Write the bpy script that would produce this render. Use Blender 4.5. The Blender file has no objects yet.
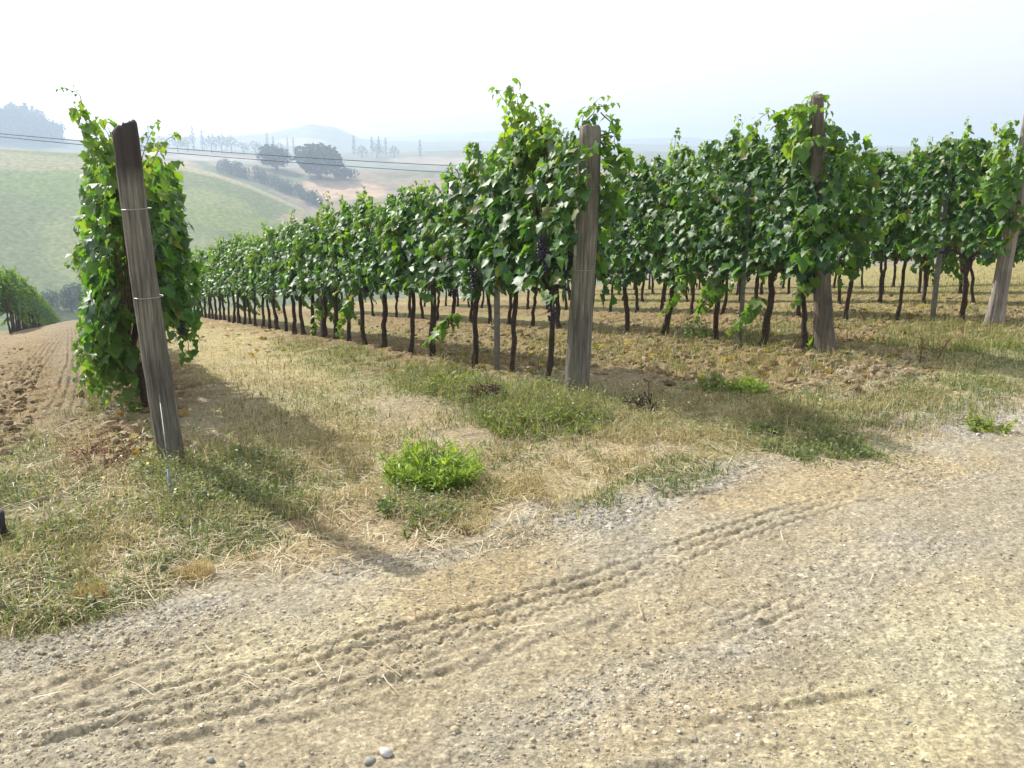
import bpy, math
import numpy as np

R = math.radians
S = bpy.context.scene
COL = S.collection
RNG = np.random.default_rng(7)

# ------------------------------------------------------------------ camera model
FPX, PITCH, CH = 924.0, R(13.9), 1.65
CP, SP = math.cos(PITCH), math.sin(PITCH)

def ray(px, py):
    u = (np.asarray(px, float) - 512) / FPX
    v = (384 - np.asarray(py, float)) / FPX
    return u, CP + v * SP, v * CP - SP

def project(x, y, z):
    dz = z - CH
    d = np.maximum(y * CP - dz * SP, 0.05)
    return 512 + FPX * x / d, 384 - FPX * (y * SP + dz * CP) / d

# ------------------------------------------------------------------ noise
def _hash(ix, iy, seed):
    h = (ix.astype(np.int64) * 374761393 + iy.astype(np.int64) * 668265263 + seed * 974711) & 0x7fffffff
    h = ((h ^ (h >> 13)) * 1274126177) & 0x7fffffff
    h = h ^ (h >> 16)
    return (h & 0xffff) / 65535.0

def vn(x, y, seed=0):
    ix, iy = np.floor(x), np.floor(y)
    fx, fy = x - ix, y - iy
    fx = fx * fx * fx * (fx * (fx * 6 - 15) + 10); fy = fy * fy * fy * (fy * (fy * 6 - 15) + 10)
    a = _hash(ix, iy, seed); b = _hash(ix + 1, iy, seed)
    c = _hash(ix, iy + 1, seed); d = _hash(ix + 1, iy + 1, seed)
    return (a + (b - a) * fx) * (1 - fy) + (c + (d - c) * fx) * fy

def fbm(x, y, octv=3, seed=0):
    t, a, n = 0, 1.0, 0
    for k in range(octv):
        t = t + a * vn(x * 2**k * 1.03 + 17.3 * k, y * 2**k * .98 - 9.1 * k, seed + k); n += a; a *= .5
    return t / n

def sstep(a, b, x):
    t = np.clip((x - a) / (b - a), 0, 1)
    return t * t * (3 - 2 * t)

# ------------------------------------------------------------------ terrain
P2 = np.array([.456, 6.49])
D = np.array([-.425, .905]); D /= np.linalg.norm(D)
L = np.array([D[1], -D[0]])

def sl(x, y):
    dx, dy = x - P2[0], y - P2[1]
    return dx * D[0] + dy * D[1], dx * L[0] + dy * L[1]

def softplus(x, w):
    return w * np.logaddexp(0, x / w)

VALLEY = -42.0
def zf(x, y):
    s, l = sl(np.asarray(x, float), np.asarray(y, float))
    z = -.134 * softplus(s + .1, .8) + .02
    z = z - .25 * sstep(-3.4, -5.6, l) * sstep(10, 25, s) - .05 * softplus(s - 36, 4.0)
    z = z - .22 * softplus(s - 96, 3.0)
    z = VALLEY + softplus(z - VALLEY, 2.0)
    return z

# pixel -> ground table
TX = np.arange(-400, 1425, 8.0); TY = np.arange(225, 1000, 4.0)
def _table():
    gx, gy = np.meshgrid(TX, TY)
    u, v, w = ray(gx, gy)
    best = np.full(gx.shape, 400.0); prev_t = np.zeros(gx.shape); prev_d = np.full(gx.shape, CH)
    done = np.zeros(gx.shape, bool)
    for t in np.geomspace(.8, 420, 600):
        d = CH + w * t - zf(u * t, v * t)
        hit = (d < 0) & ~done
        f = prev_d / np.maximum(prev_d - d, 1e-9)
        best = np.where(hit, prev_t + (t - prev_t) * f, best)
        done |= hit; prev_t = np.full(gx.shape, t); prev_d = d
    return best
TT = _table()

GH = None
def relief(x, y):
    if GH is None: return 0.0
    r_, az_, H = GH
    r = np.hypot(x, y); a = np.arctan2(x, y)
    i = np.clip(np.searchsorted(r_, r), 1, len(r_) - 1); j = np.clip(np.searchsorted(az_, a), 1, len(az_) - 1)
    i = i - (r - r_[i - 1] < r_[i] - r); j = j - (a - az_[j - 1] < az_[j] - a)
    return H[i, j]

def at(px, py):
    """points of the ground seen at pixels"""
    px = np.asarray(px, float); py = np.asarray(py, float)
    fx = np.clip((px - TX[0]) / 8.0, 0, len(TX) - 1.001); fy = np.clip((py - TY[0]) / 4.0, 0, len(TY) - 1.001)
    i, j = fx.astype(int), fy.astype(int); a, b = fx - i, fy - j
    t = 1 / ((1 / TT[j, i] * (1 - a) + 1 / TT[j, i + 1] * a) * (1 - b) + (1 / TT[j + 1, i] * (1 - a) + 1 / TT[j + 1, i + 1] * a) * b)
    u, v, w = ray(px, py)
    x, y = u * t, v * t
    return np.stack([x, y, zf(x, y) + relief(x, y)], -1)

def up_at(base, px, py):
    """point on the pixel's ray at the same forward distance as base"""
    u, v, w = ray(px, py)
    t = base[1] / v
    return np.array([u * t, base[1], CH + w * t])

# ------------------------------------------------------------------ mesh helpers
def mk(name, V, F, mat, parent=None, col=None, smooth=True):
    me = bpy.data.meshes.new(name)
    V = np.ascontiguousarray(V, np.float32).reshape(-1, 3)
    if not isinstance(F, list): F = [F]
    F = [np.asarray(f, np.int32) for f in F if len(f)]
    loops = np.concatenate([f.ravel() for f in F]).astype(np.int32)
    sizes = np.concatenate([np.full(len(f), f.shape[1], np.int32) for f in F])
    starts = np.concatenate([[0], np.cumsum(sizes)[:-1]]).astype(np.int32)
    me.vertices.add(len(V)); me.vertices.foreach_set('co', V.ravel())
    me.loops.add(len(loops)); me.loops.foreach_set('vertex_index', loops)
    me.polygons.add(len(sizes)); me.polygons.foreach_set('loop_start', starts)
    me.update(calc_edges=True)
    me.polygons.foreach_set('use_smooth', np.full(len(sizes), smooth, bool))
    if col is not None:
        c = np.ones((len(V), 4), np.float32); c[:, :3] = col
        at_ = me.color_attributes.new('tint', 'FLOAT_COLOR', 'POINT')
        at_.data.foreach_set('color', c.ravel())
    me.materials.append(mat)
    ob = bpy.data.objects.new(name, me); COL.objects.link(ob)
    if parent is not None: ob.parent = parent
    return ob

def thing(name, label, cat, loc=(0, 0, 0), rz=0, group=None):
    o = bpy.data.objects.new(name, None); COL.objects.link(o)
    o.empty_display_size = .1
    o.location = [float(c) for c in loc]; o.rotation_euler = (0, 0, rz)
    return tag(o, label, cat, group)

def tag(o, label, cat, group=None, kind=None):
    if label: o['label'] = label
    if cat: o['category'] = cat
    if group: o['group'] = group
    if kind: o['kind'] = kind
    return o

class Geo:
    def __init__(s): s.V, s.T, s.Q, s.C, s.n = [], [], [], [], 0
    def add(s, V, T=None, Q=None, C=None):
        V = np.asarray(V, float).reshape(-1, 3)
        if T is not None and len(T): s.T.append(np.asarray(T) + s.n)
        if Q is not None and len(Q): s.Q.append(np.asarray(Q) + s.n)
        s.V.append(V)
        if C is not None: s.C.append(np.broadcast_to(np.asarray(C, float), (len(V), 3)))
        s.n += len(V)
    def build(s, name, mat, parent=None, smooth=True):
        F = []
        if s.T: F.append(np.concatenate(s.T))
        if s.Q: F.append(np.concatenate(s.Q))
        return mk(name, np.concatenate(s.V), F, mat, parent, np.concatenate(s.C) if s.C else None, smooth)

def norm(v):
    return v / np.maximum(np.linalg.norm(v, axis=-1, keepdims=True), 1e-9)

def tube(g, pts, rad, n=8, C=None, cap=True, rough=0, rng=RNG):
    pts = np.asarray(pts, float); m = len(pts); rad = np.broadcast_to(rad, (m,))
    tan = norm(np.gradient(pts, axis=0))
    ref = np.array([0, 0, 1.0]) if abs(tan[0, 2]) < .9 else np.array([1.0, 0, 0])
    a = norm(np.cross(tan, ref)); b = np.cross(tan, a)
    th = np.arange(n) * 2 * math.pi / n
    rr = rad[:, None] * (1 + rough * rng.normal(size=(m, n)))
    V = pts[:, None] + rr[..., None] * (np.cos(th)[None, :, None] * a[:, None] + np.sin(th)[None, :, None] * b[:, None])
    i = np.arange(m - 1)[:, None] * n; j = np.arange(n)[None]; j2 = (j + 1) % n
    Q = np.stack([i + j, i + j2, i + n + j2, i + n + j], -1).reshape(-1, 4)
    V = V.reshape(-1, 3); T = None
    if cap:
        V = np.concatenate([V, pts[:1], pts[-1:]])
        k = np.arange(n); k2 = (k + 1) % n; o = (m - 1) * n
        T = np.concatenate([np.stack([k2, k, np.full(n, m * n)], -1), np.stack([o + k, o + k2, np.full(n, m * n + 1)], -1)])
    g.add(V, T, Q, C)

# leaf outline of a five-lobed vine leaf: x across, y from petiole to tip
_half = [(.0, .06), (.2, -.13), (.4, -.02), (.37, .17), (.58, .4), (.37, .5), (.27, .72), (.0, 1.0)]
LEAF = np.array(_half + [(-x, y) for x, y in _half[-2:0:-1]])
LEAF = np.concatenate([LEAF, [[0, .3]]])
NL = len(LEAF)
LEAFT = np.array([[i, (i + 1) % (NL - 1), NL - 1] for i in range(NL - 1)])
DIAM = np.array([(0, 0), (.22, .45), (0, 1), (-.22, .45)]); DIAMQ = np.array([[0, 1, 2, 3]])

def leaves(g, pos, nrm, dirn, size, tint, rng, outline=LEAF, T=LEAFT, quad=False):
    n = len(pos)
    if n == 0: return
    nrm = norm(nrm); dirn = norm(dirn - nrm * np.sum(dirn * nrm, -1, keepdims=True)); side = np.cross(dirn, nrm)
    fold = rng.normal(.12, .22, n)[:, None]; bend = rng.uniform(-.1, .85, n)[:, None]; tw = rng.normal(0, .18, n)[:, None]
    x = outline[None, :, 0] * (1 + rng.normal(0, .06, (n, len(outline)))); y = outline[None, :, 1] * (1 + rng.normal(0, .04, (n, len(outline))))
    z = fold * np.abs(x) - bend * (y - .2)**2 * .8 + tw * x * y + rng.normal(0, .025, x.shape)
    s = size[:, None, None]
    V = pos[:, None] + s * (x[..., None] * side[:, None] + y[..., None] * dirn[:, None] + z[..., None] * nrm[:, None])
    k = len(outline)
    F = (T[None] + (np.arange(n) * k)[:, None, None]).reshape(-1, T.shape[1])
    C = np.repeat(tint, k, axis=0)
    if quad: g.add(V, None, F, C)
    else: g.add(V, F, None, C)

# ------------------------------------------------------------------ materials
def mat(name):
    m = bpy.data.materials.new(name); m.use_nodes = True
    nt = m.node_tree; nt.nodes.clear()
    out = nt.nodes.new('ShaderNodeOutputMaterial')
    return m, nt, out
def nd(nt, t, **kw):
    n = nt.nodes.new(t)
    for k, v in kw.items():
        if k in n.inputs: n.inputs[k].default_value = v
        else: setattr(n, k, v)
    return n
def ramp(nt, fac, stops):
    r = nt.nodes.new('ShaderNodeValToRGB'); e = r.color_ramp.elements
    while len(e) < len(stops): e.new(.5)
    for q, (p, c) in zip(e, stops): q.position = p; q.color = (*c, 1) if len(c) == 3 else c
    nt.links.new(fac, r.inputs['Fac']); return r.outputs['Color']
def mix(nt, a, b, fac, mode='MIX'):
    m = nt.nodes.new('ShaderNodeMix'); m.data_type = 'RGBA'; m.blend_type = mode
    for sock, v in ((m.inputs[0], fac), (m.inputs[6], a), (m.inputs[7], b)):
        if hasattr(v, 'links') or isinstance(v, bpy.types.NodeSocket): nt.links.new(v, sock)
        elif isinstance(v, (int, float)): sock.default_value = v
        else: sock.default_value = (*v, 1)
    return m.outputs[2]
def coords(nt, scale=(1, 1, 1), kind='Object'):
    tc = nt.nodes.new('ShaderNodeTexCoord'); mp = nt.nodes.new('ShaderNodeMapping')
    mp.inputs['Scale'].default_value = scale; nt.links.new(tc.outputs[kind], mp.inputs['Vector'])
    return mp.outputs['Vector']
def noise(nt, vec, scale, detail=4, rough=.55):
    n = nd(nt, 'ShaderNodeTexNoise', Scale=scale, Detail=detail, Roughness=rough)
    nt.links.new(vec, n.inputs['Vector']); return n.outputs['Fac']

def leaf_mat(name, rough=.4, trans=.38, spec=.5):
    m, nt, out = mat(name)
    a = nd(nt, 'ShaderNodeVertexColor', layer_name='tint')
    v = coords(nt)
    nz = noise(nt, v, 25, 2)
    c = mix(nt, a.outputs['Color'], (.30, .32, .30), nz, 'OVERLAY')
    geo = nt.nodes.new('ShaderNodeNewGeometry')
    c2 = mix(nt, c, (.16, .2, .13), .0)
    bk = nt.nodes.new('ShaderNodeMath'); bk.operation = 'MULTIPLY'; bk.inputs[1].default_value = .35
    nt.links.new(geo.outputs['Backfacing'], bk.inputs[0])
    c2 = mix(nt, c, (.17, .22, .13), bk.outputs[0])
    p = nd(nt, 'ShaderNodeBsdfPrincipled', Roughness=rough)
    p.inputs['Specular IOR Level'].default_value = spec
    nt.links.new(c2, p.inputs['Base Color'])
    t = nt.nodes.new('ShaderNodeBsdfTranslucent')
    tcol = mix(nt, c, (2.3, 2.2, .6), 1.0, 'MULTIPLY')
    nt.links.new(tcol, t.inputs['Color'])
    ms = nd(nt, 'ShaderNodeMixShader', Fac=trans)
    nt.links.new(p.outputs[0], ms.inputs[1]); nt.links.new(t.outputs[0], ms.inputs[2])
    nt.links.new(ms.outputs[0], out.inputs['Surface'])
    return m

def tint_mat(name, rough=.8, trans=.0, nscale=40, spec=.3):
    m, nt, out = mat(name)
    a = nd(nt, 'ShaderNodeVertexColor', layer_name='tint')
    nz = noise(nt, coords(nt), nscale, 3)
    c = mix(nt, a.outputs['Color'], ramp(nt, nz, [(.25, (.3, .3, .3)), (.75, (.7, .7, .7))]), .8, 'OVERLAY')
    p = nd(nt, 'ShaderNodeBsdfPrincipled', Roughness=rough)
    p.inputs['Specular IOR Level'].default_value = spec
    nt.links.new(c, p.inputs['Base Color'])
    if trans:
        t = nt.nodes.new('ShaderNodeBsdfTranslucent'); nt.links.new(c, t.inputs['Color'])
        ms = nd(nt, 'ShaderNodeMixShader', Fac=trans)
        nt.links.new(p.outputs[0], ms.inputs[1]); nt.links.new(t.outputs[0], ms.inputs[2])
        nt.links.new(ms.outputs[0], out.inputs['Surface'])
    else: nt.links.new(p.outputs[0], out.inputs['Surface'])
    return m

def wood_mat(name, dark, light, top=None, zs=3.0):
    """weathered grain running along local z; top = (height where the dark stain begins)"""
    m, nt, out = mat(name)
    v = coords(nt, (42, 42, zs * .7)); v2 = coords(nt, (4, 4, 2.2))
    n1 = noise(nt, v, 1.6, 6, .65); n2 = noise(nt, v2, 1.2, 3)
    c = ramp(nt, n1, [(.3, dark), (.55, tuple((a + b) / 2 for a, b in zip(dark, light))), (.75, light)])
    c = mix(nt, c, ramp(nt, n2, [(.3, (.25, .24, .24)), (.7, (.72, .7, .66))]), .75, 'OVERLAY')
    if top:
        sep = nt.nodes.new('ShaderNodeSeparateXYZ'); tc = nt.nodes.new('ShaderNodeTexCoord')
        nt.links.new(tc.outputs['Object'], sep.inputs[0])
        ad = nt.nodes.new('ShaderNodeMath'); ad.operation = 'MULTIPLY_ADD'
        nt.links.new(n2, ad.inputs[0]); ad.inputs[1].default_value = .12; nt.links.new(sep.outputs['Z'], ad.inputs[2])
        f = ramp(nt, ad.outputs[0], [(0, (0, 0, 0)), (1, (0, 0, 0))])
        mr = nd(nt, 'ShaderNodeMapRange'); mr.inputs['From Min'].default_value = top; mr.inputs['From Max'].default_value = top + .1
        nt.links.new(ad.outputs[0], mr.inputs['Value'])
        c = mix(nt, c, (.055, .045, .04), mr.outputs[0])
    p = nd(nt, 'ShaderNodeBsdfPrincipled', Roughness=.85); p.inputs['Specular IOR Level'].default_value = .25
    nt.links.new(c, p.inputs['Base Color'])
    b = nd(nt, 'ShaderNodeBump', Strength=.9, Distance=.015); nt.links.new(n1, b.inputs['Height']); nt.links.new(b.outputs[0], p.inputs['Normal'])
    nt.links.new(p.outputs[0], out.inputs['Surface'])
    return m

def plain_mat(name, c1, c2, scale=20, rough=.7, metal=0, bump=.3):
    m, nt, out = mat(name)
    n1 = noise(nt, coords(nt), scale, 5)
    p = nd(nt, 'ShaderNodeBsdfPrincipled', Roughness=rough, Metallic=metal)
    nt.links.new(ramp(nt, n1, [(.3, c1), (.7, c2)]), p.inputs['Base Color'])
    b = nd(nt, 'ShaderNodeBump', Strength=bump, Distance=.01); nt.links.new(n1, b.inputs['Height']); nt.links.new(b.outputs[0], p.inputs['Normal'])
    nt.links.new(p.outputs[0], out.inputs['Surface'])
    return m

M_LEAF = leaf_mat('vine_leaf', .48, .4, .45)
M_WEED = leaf_mat('weed_leaf', .6, .3, .3)
M_GRASS = tint_mat('grass_blade', .6, .3, 15, .3)
M_STONE = tint_mat('stone', .9, 0, 60, .2)
M_BARK = plain_mat('vine_bark', (.018, .012, .009), (.085, .055, .038), 45, .9, 0, .9)
M_CANE = plain_mat('vine_cane', (.10, .055, .025), (.22, .15, .06), 30, .6)
M_GRAPE = plain_mat('grape_skin', (.012, .008, .022), (.05, .035, .075), 60, .42, 0, .1)
M_WIRE = plain_mat('galvanised_wire', (.25, .25, .25), (.4, .4, .4), 40, .45, .8)
M_STAKE = plain_mat('grey_stake', (.14, .15, .15), (.26, .27, .27), 25, .6, .2)
M_POST = wood_mat('weathered_post', (.075, .07, .058), (.34, .32, .27))
M_POST_D = wood_mat('weathered_post_dark_top', (.065, .062, .053), (.30, .285, .245), 1.6)
M_POST_P = wood_mat('pale_post', (.16, .14, .12), (.46, .42, .38))
M_POST_B = wood_mat('brown_post', (.06, .052, .042), (.24, .21, .17))
M_CABLE = plain_mat('cable', (.02, .02, .02), (.05, .05, .05), 5, .6)

# ------------------------------------------------------------------ zones of the ground, traced once onto the terrain
# kind: colour, roughness of relief
KINDS = dict(rut=(.235, .175, .11), olive=(.235, .205, .085), gravel=(.33, .305, .255), tilled=(.215, .155, .08), straw=(.36, .30, .155), green=(.20, .20, .085),
             earth=(.30, .245, .155), pale=(.43, .39, .255), red=(.20, .11, .07), ochre=(.35, .275, .155), dirt=(.20, .16, .105))
ZONES = [  # kind, cx, cy, rx, ry, rotation (deg, + = clockwise in picture), strength
    ('rut', 66, 410, 34, 100, 12, .9), ('rut', 30, 350, 40, 24, 0, .8), ('rut', 45, 480, 30, 60, 18, .6), ('green', 100, 395, 14, 60, 5, .5), ('green', 20, 380, 24, 30, 20, .35),
    ('dirt', 60, 430, 70, 140, 8, .8), ('tilled', 15, 400, 40, 75, 15, .75), ('green', 20, 520, 45, 45, 0, .45), ('green', 25, 465, 45, 35, 0, .3),
    ('red', 105, 462, 36, 10, -6, .7), ('tilled', 110, 440, 50, 22, 0, .5),
    ('green', 170, 525, 150, 45, -8, .55), ('green', 60, 590, 120, 40, -12, .4), ('straw', 110, 572, 60, 22, -15, .8), ('straw', 195, 565, 40, 18, -10, .7),
    ('green', 235, 480, 70, 40, 0, .5), ('straw', 250, 360, 90, 30, 10, .8), ('straw', 300, 430, 80, 60, 25, .6), ('green', 330, 440, 50, 70, 15, .35),
    ('earth', 250, 440, 60, 70, 35, .6), ('green', 330, 355, 60, 14, 8, .5), ('green', 445, 385, 60, 20, 8, .8), ('green', 540, 412, 70, 30, 0, .75),
    ('green', 430, 475, 60, 30, 0, .6), ('earth', 480, 430, 110, 30, 22, .6), ('straw', 560, 480, 100, 30, -10, .45),
    ('tilled', 740, 345, 170, 48, 3, .9), ('tilled', 480, 345, 120, 26, 5, .7), ('tilled', 930, 315, 120, 26, 2, .75), ('olive', 920, 275, 170, 26, 0, .9), ('olive', 640, 290, 110, 22, 0, .7), ('olive', 880, 308, 150, 10, 0, .5),
    ('green', 760, 335, 30, 20, 0, .5), ('green', 850, 410, 150, 24, -3, .6), ('green', 690, 470, 110, 22, -20, .6), ('straw', 760, 400, 90, 16, 0, .5),
    ('green', 800, 440, 90, 20, 8, .6), ('green', 985, 372, 90, 26, -2, .65), ('straw', 930, 360, 70, 18, 0, .6), ('gravel', 865, 375, 60, 22, 4, .8),
    ('gravel', 970, 415, 90, 22, -4, .9), ('gravel', 680, 490, 110, 18, -18, .8), ('gravel', 560, 525, 80, 16, -15, .8), ('gravel', 400, 560, 90, 14, -6, .7),
    ('gravel', 110, 640, 120, 22, -14, .7), ('gravel', 900, 470, 90, 14, 2, .6), ('gravel', 640, 690, 120, 40, -18, .5), ('gravel', 840, 590, 140, 50, -20, .4),
    ('ochre', 480, 590, 120, 26, -18, .5), ('ochre', 830, 480, 150, 26, -8, .6), ('pale', 930, 690, 150, 90, -25, .55), ('ochre', 610, 740, 130, 30, -10, .4), ('pale', 260, 660, 160, 20, -20, .35),
]
BOUND = np.array([(-400, 690), (0, 640), (200, 585), (400, 553), (480, 537), (600, 500), (720, 465), (850, 432), (1024, 402), (1400, 350)], float)

def zone_masks(px, py, x, y):
    w1 = (fbm(x * 1.7, y * 1.7, 3, 3) - .5) * 70; w2 = (fbm(x * 1.7, y * 1.7, 3, 23) - .5) * 44
    fine = (fbm(x * 9, y * 9, 3, 41) - .5)
    sc = np.clip((py - 260) / 200, .12, 1.2)
    qx, qy = px + w1 * sc, py + w2 * sc
    road = sstep(-14, 16, py + (w2 * 1.1 + fine * 40) * sc - np.interp(px, BOUND[:, 0], BOUND[:, 1]))
    out = []
    for k, cx, cy, rx, ry, rot, st in ZONES:
        c, s_ = math.cos(R(rot)), math.sin(R(rot))
        dx, dy = qx - cx, qy - cy
        e = np.sqrt(((dx * c + dy * s_) / rx)**2 + ((-dx * s_ + dy * c) / ry)**2) + fine * .9
        out.append((k, st * (1 - sstep(.6, 1.25, e))))
    return road, out

def wpath(pts):
    p = at([a for a, b in pts], [b for a, b in pts])[:, :2]
    # densify
    d = np.concatenate([[0], np.cumsum(np.linalg.norm(np.diff(p, axis=0), axis=1))])
    q = np.arange(0, d[-1], .03)
    return np.stack([np.interp(q, d, p[:, 0]), np.interp(q, d, p[:, 1])], 1), q

TRACKS = [  # pixels, groove offsets (m), depth
    ([(-60, 765), (60, 722), (180, 692), (300, 662), (420, 632), (520, 603), (600, 579), (690, 549), (780, 517), (870, 490), (930, 477)], (-.075, 0, .07), .0065),
    ([(60, 748), (180, 716), (300, 684), (420, 652), (520, 622), (620, 592)], (-.04, .03), .0035),
    ([(660, 655), (720, 630), (780, 606), (840, 585)], (-.05, .03), .006),
    ([(-40, 720), (60, 690), (170, 662), (260, 640), (330, 622)], (0, .06), .004),
    ([(640, 745), (720, 720), (800, 690), (880, 655)], (0,), .004),
    ([(74, 329), (78, 360), (70, 400), (52, 450), (20, 515)], (-.12, -.04, .04, .12), .02),
    ([(64, 329), (44, 355), (14, 395), (-30, 440)], (-.12, -.04, .04, .12), .02),
]

def build_ground():
    def seg(a, b, ratio):
        return np.geomspace(a, b, max(2, int(math.log(b / a) / math.log(1 + ratio))))[:-1]
    r = np.concatenate([seg(.3, 1.75, .03), seg(1.75, 5.5, .0017), seg(5.5, 9, .0026), seg(9, 15, .0034), seg(15, 22, .005), seg(22, 140, .012), seg(140, 6500, .06), [6500]])
    fine = np.arange(-36, 36, .058)
    az = np.concatenate([np.arange(-180, -36, 3.0), fine, np.arange(36, 180, 3.0)])
    az = R(1) * az; na = len(az); nr = len(r)
    A, RR = np.meshgrid(az, r)
    x = (RR * np.sin(A)).ravel(); y = (RR * np.cos(A)).ravel()
    z = zf(x, y); N = len(x)
    near = (np.hypot(x, y) < 110)
    px, py = project(x, y, z)
    beh = y < .4
    px = np.where(beh, np.where(x < 0, -900, 1900), px); py = np.where(beh, 1500, py)
    px = np.clip(px, -900, 1900); py = np.clip(py, 150, 1500)
    road, zs = zone_masks(px, py, x, y)
    s, l = sl(x, y)
    big = fbm(x * .35, y * .35, 3, 77)
    base = np.empty((N, 3))
    aisle = np.abs(((l + .05) / 2.6 + .5) % 1 - .5) * 2       # 0 at a row, 1 mid aisle (rows are near multiples of 2.6 m)
    n1 = fbm(x * 1.3, y * 1.3, 3, 5)
    till = np.array(KINDS['tilled']); straw = np.array(KINDS['straw']); earth = np.array(KINDS['earth'])
    f = sstep(.35, .8, aisle + (n1 - .5) * .8)[:, None]
    base[:] = till * (1 - f) + (straw * .4 + np.array(KINDS['green']) * .6) * .85 * f
    nearv = (1 - sstep(.5, 3, s))[:, None]
    base = base * (1 - nearv) + earth * nearv
    lt = (sstep(-2.9, -3.3, l) * sstep(-60, -5, -np.abs(s)) )[:, None]
    base = base * (1 - lt) + np.array(KINDS['dirt']) * 1.0 * lt
    far = sstep(105, 140, np.hypot(x, y))[:, None]
    base = base * (1 - far) + np.array([.12, .14, .06]) * far
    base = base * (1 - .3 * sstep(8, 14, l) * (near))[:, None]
    rd = np.array([.315, .274, .195]) * (.92 + .16 * big[:, None])
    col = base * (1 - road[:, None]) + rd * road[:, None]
    tl = (1 - .85 * lt[:, 0]) * np.clip((1 - f[:, 0]) * (1 - nearv[:, 0]) * (1 - road), 0, 1) * near * .8
    gv = np.zeros(N); gr = np.zeros(N)
    for k, m in zs:
        m = m * near
        col = col * (1 - m[:, None]) + np.array(KINDS[k]) * m[:, None]
        if k in ('tilled', 'dirt'): tl = np.maximum(tl, m * (1.0 if k == 'tilled' else .45))
        if k == 'gravel': gv = np.maximum(gv, m)
        if k in ('green', 'straw'): gr = np.maximum(gr, m)
    # relief
    h = np.zeros(N); nn = near
    X, Y = x[nn], y[nn]
    hh = .05 * (fbm(X * .8, Y * .8, 3, 1) - .5) + .016 * (fbm(X * 5, Y * 5, 4, 11) - .5) + (.012 - .004 * road[nn]) * (fbm(X * 26, Y * 26, 3, 12) - .5)
    cl = 1 - np.abs(fbm(X * 7, Y * 7, 2, 31) - .5) * 4
    clod = sstep(.42, .62, fbm(X * 6.5, Y * 6.5, 4, 32)) * .075 + .02 * fbm(X * 30, Y * 30, 2, 33)
    hh += tl[nn] * (clod - .035) * .6
    hh += (1 - road[nn]) * (1 - tl[nn]) * .04 * (fbm(X * 3.1, Y * 3.1, 3, 51) - .5)
    hh += gv[nn] * .02 * (vn(X * 40, Y * 40, 61) - .4)
    # churned ruts of the road
    rt = road[nn] * .022 * (fbm((X * .8 - Y * .35) * 1.2, (X * .35 + Y * .9) * 5.5, 3, 71) - .5)
    hh += rt
    # loose crumbs
    hh += road[nn] * np.maximum(vn(X * 38, Y * 38, 81) - .74, 0) * .022
    h[nn] = hh
    # the tyre tracks
    tcol = np.zeros(N)
    for pts, offs, dep in TRACKS:
        P, q = wpath(pts)
        x0, x1 = P[:, 0].min() - .4, P[:, 0].max() + .4; y0, y1 = P[:, 1].min() - .4, P[:, 1].max() + .4
        idx = np.nonzero((x > x0) & (x < x1) & (y > y0) & (y < y1))[0]
        if not len(idx): continue
        best = np.full(len(idx), 9.0); tt = np.zeros(len(idx)); ss = np.zeros(len(idx))
        Tn = norm(np.gradient(P, axis=0))
        for a in range(0, len(P), 2):
            dx = x[idx] - P[a, 0]; dy = y[idx] - P[a, 1]
            d = np.hypot(dx, dy); b = d < best
            best = np.where(b, d, best)
            al = dx * Tn[a, 0] + dy * Tn[a, 1]; la = -dx * Tn[a, 1] + dy * Tn[a, 0]
            tt = np.where(b, la, tt); ss = np.where(b, q[a] + al, ss)
        m = best < .35
        env = sstep(.02, .5, ss) * (1 - sstep(q[-1] * .72, q[-1], ss) * .9) * (1 - sstep(q[-1] - .4, q[-1], ss)) * (.75 + .4 * sstep(.3, .62, fbm(ss * 1.1, tt * 2, 2, 91)))
        g = np.zeros(len(idx))
        for o in offs:
            tw = tt - o - .007 * np.sin(ss * 2 * math.pi / .075 + o * 12) - .012 * (fbm(ss * 2.0, np.full_like(ss, o * 9), 2, 95) - .5)
            g -= np.exp(-(tw / .0095)**2) - .55 * np.exp(-((np.abs(tw) - .026) / .012)**2)
        h[idx] += np.where(m, g * env * dep, 0)
        h[idx] += np.where(m, -np.exp(-(tt / .12)**2) * .006 * env, 0)
    # lug prints at lower left and right
    for cx, cy, n_, ln, ang in ((330, 690, 7, .34, 38), (140, 720, 5, .3, 30), (500, 655, 4, .22, 48), (230, 730, 5, .3, 28), (590, 625, 4, .2, 60), (820, 700, 4, .25, 20), (700, 760, 4, .3, 15), (60, 690, 5, .25, 60)):
        c = at(cx, cy)
        for k in range(n_):
            o = c[:2] + np.array([.13 * (k - n_ / 2), .05 * (k - n_ / 2)]) + RNG.normal(0, .015, 2)
            a = R(ang + RNG.normal(0, 7)); dx, dy = x - o[0], y - o[1]
            m = (np.abs(dx) < .5) & (np.abs(dy) < .5)
            dx, dy = dx[m], dy[m]
            al = dx * math.cos(a) + dy * math.sin(a); la = -dx * math.sin(a) + dy * math.cos(a) + .02 * np.sin(al * 9)
            h[m] += .007 * (np.exp(-((la - .025) / .02)**2) * .7 - np.exp(-(la / .022)**2)) * np.exp(-(al / ln * 1.6)**4)
    # speckle of the soil itself
    sp = np.zeros(N); sp[nn] = fbm(X * 30, Y * 30, 2, 101) - .5
    col = col * (1 + .35 * sp[:, None] + .28 * (fbm(x * 4, y * 4, 3, 103) - .5)[:, None])
    hue = (fbm(x * 2.2, y * 2.2, 3, 107) - .5)[:, None]
    col = np.clip(col * (1 + hue * np.array([.10, 0, -.22])), .01, .8)
    global GH
    GH = (r, az, h.reshape(nr, na))
    V = np.stack([x, y, z + h], 1)
    V = np.concatenate([V, [[0, 0, zf(0, 0)]]]); col = np.concatenate([col, [[.315, .274, .195]]])
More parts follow.
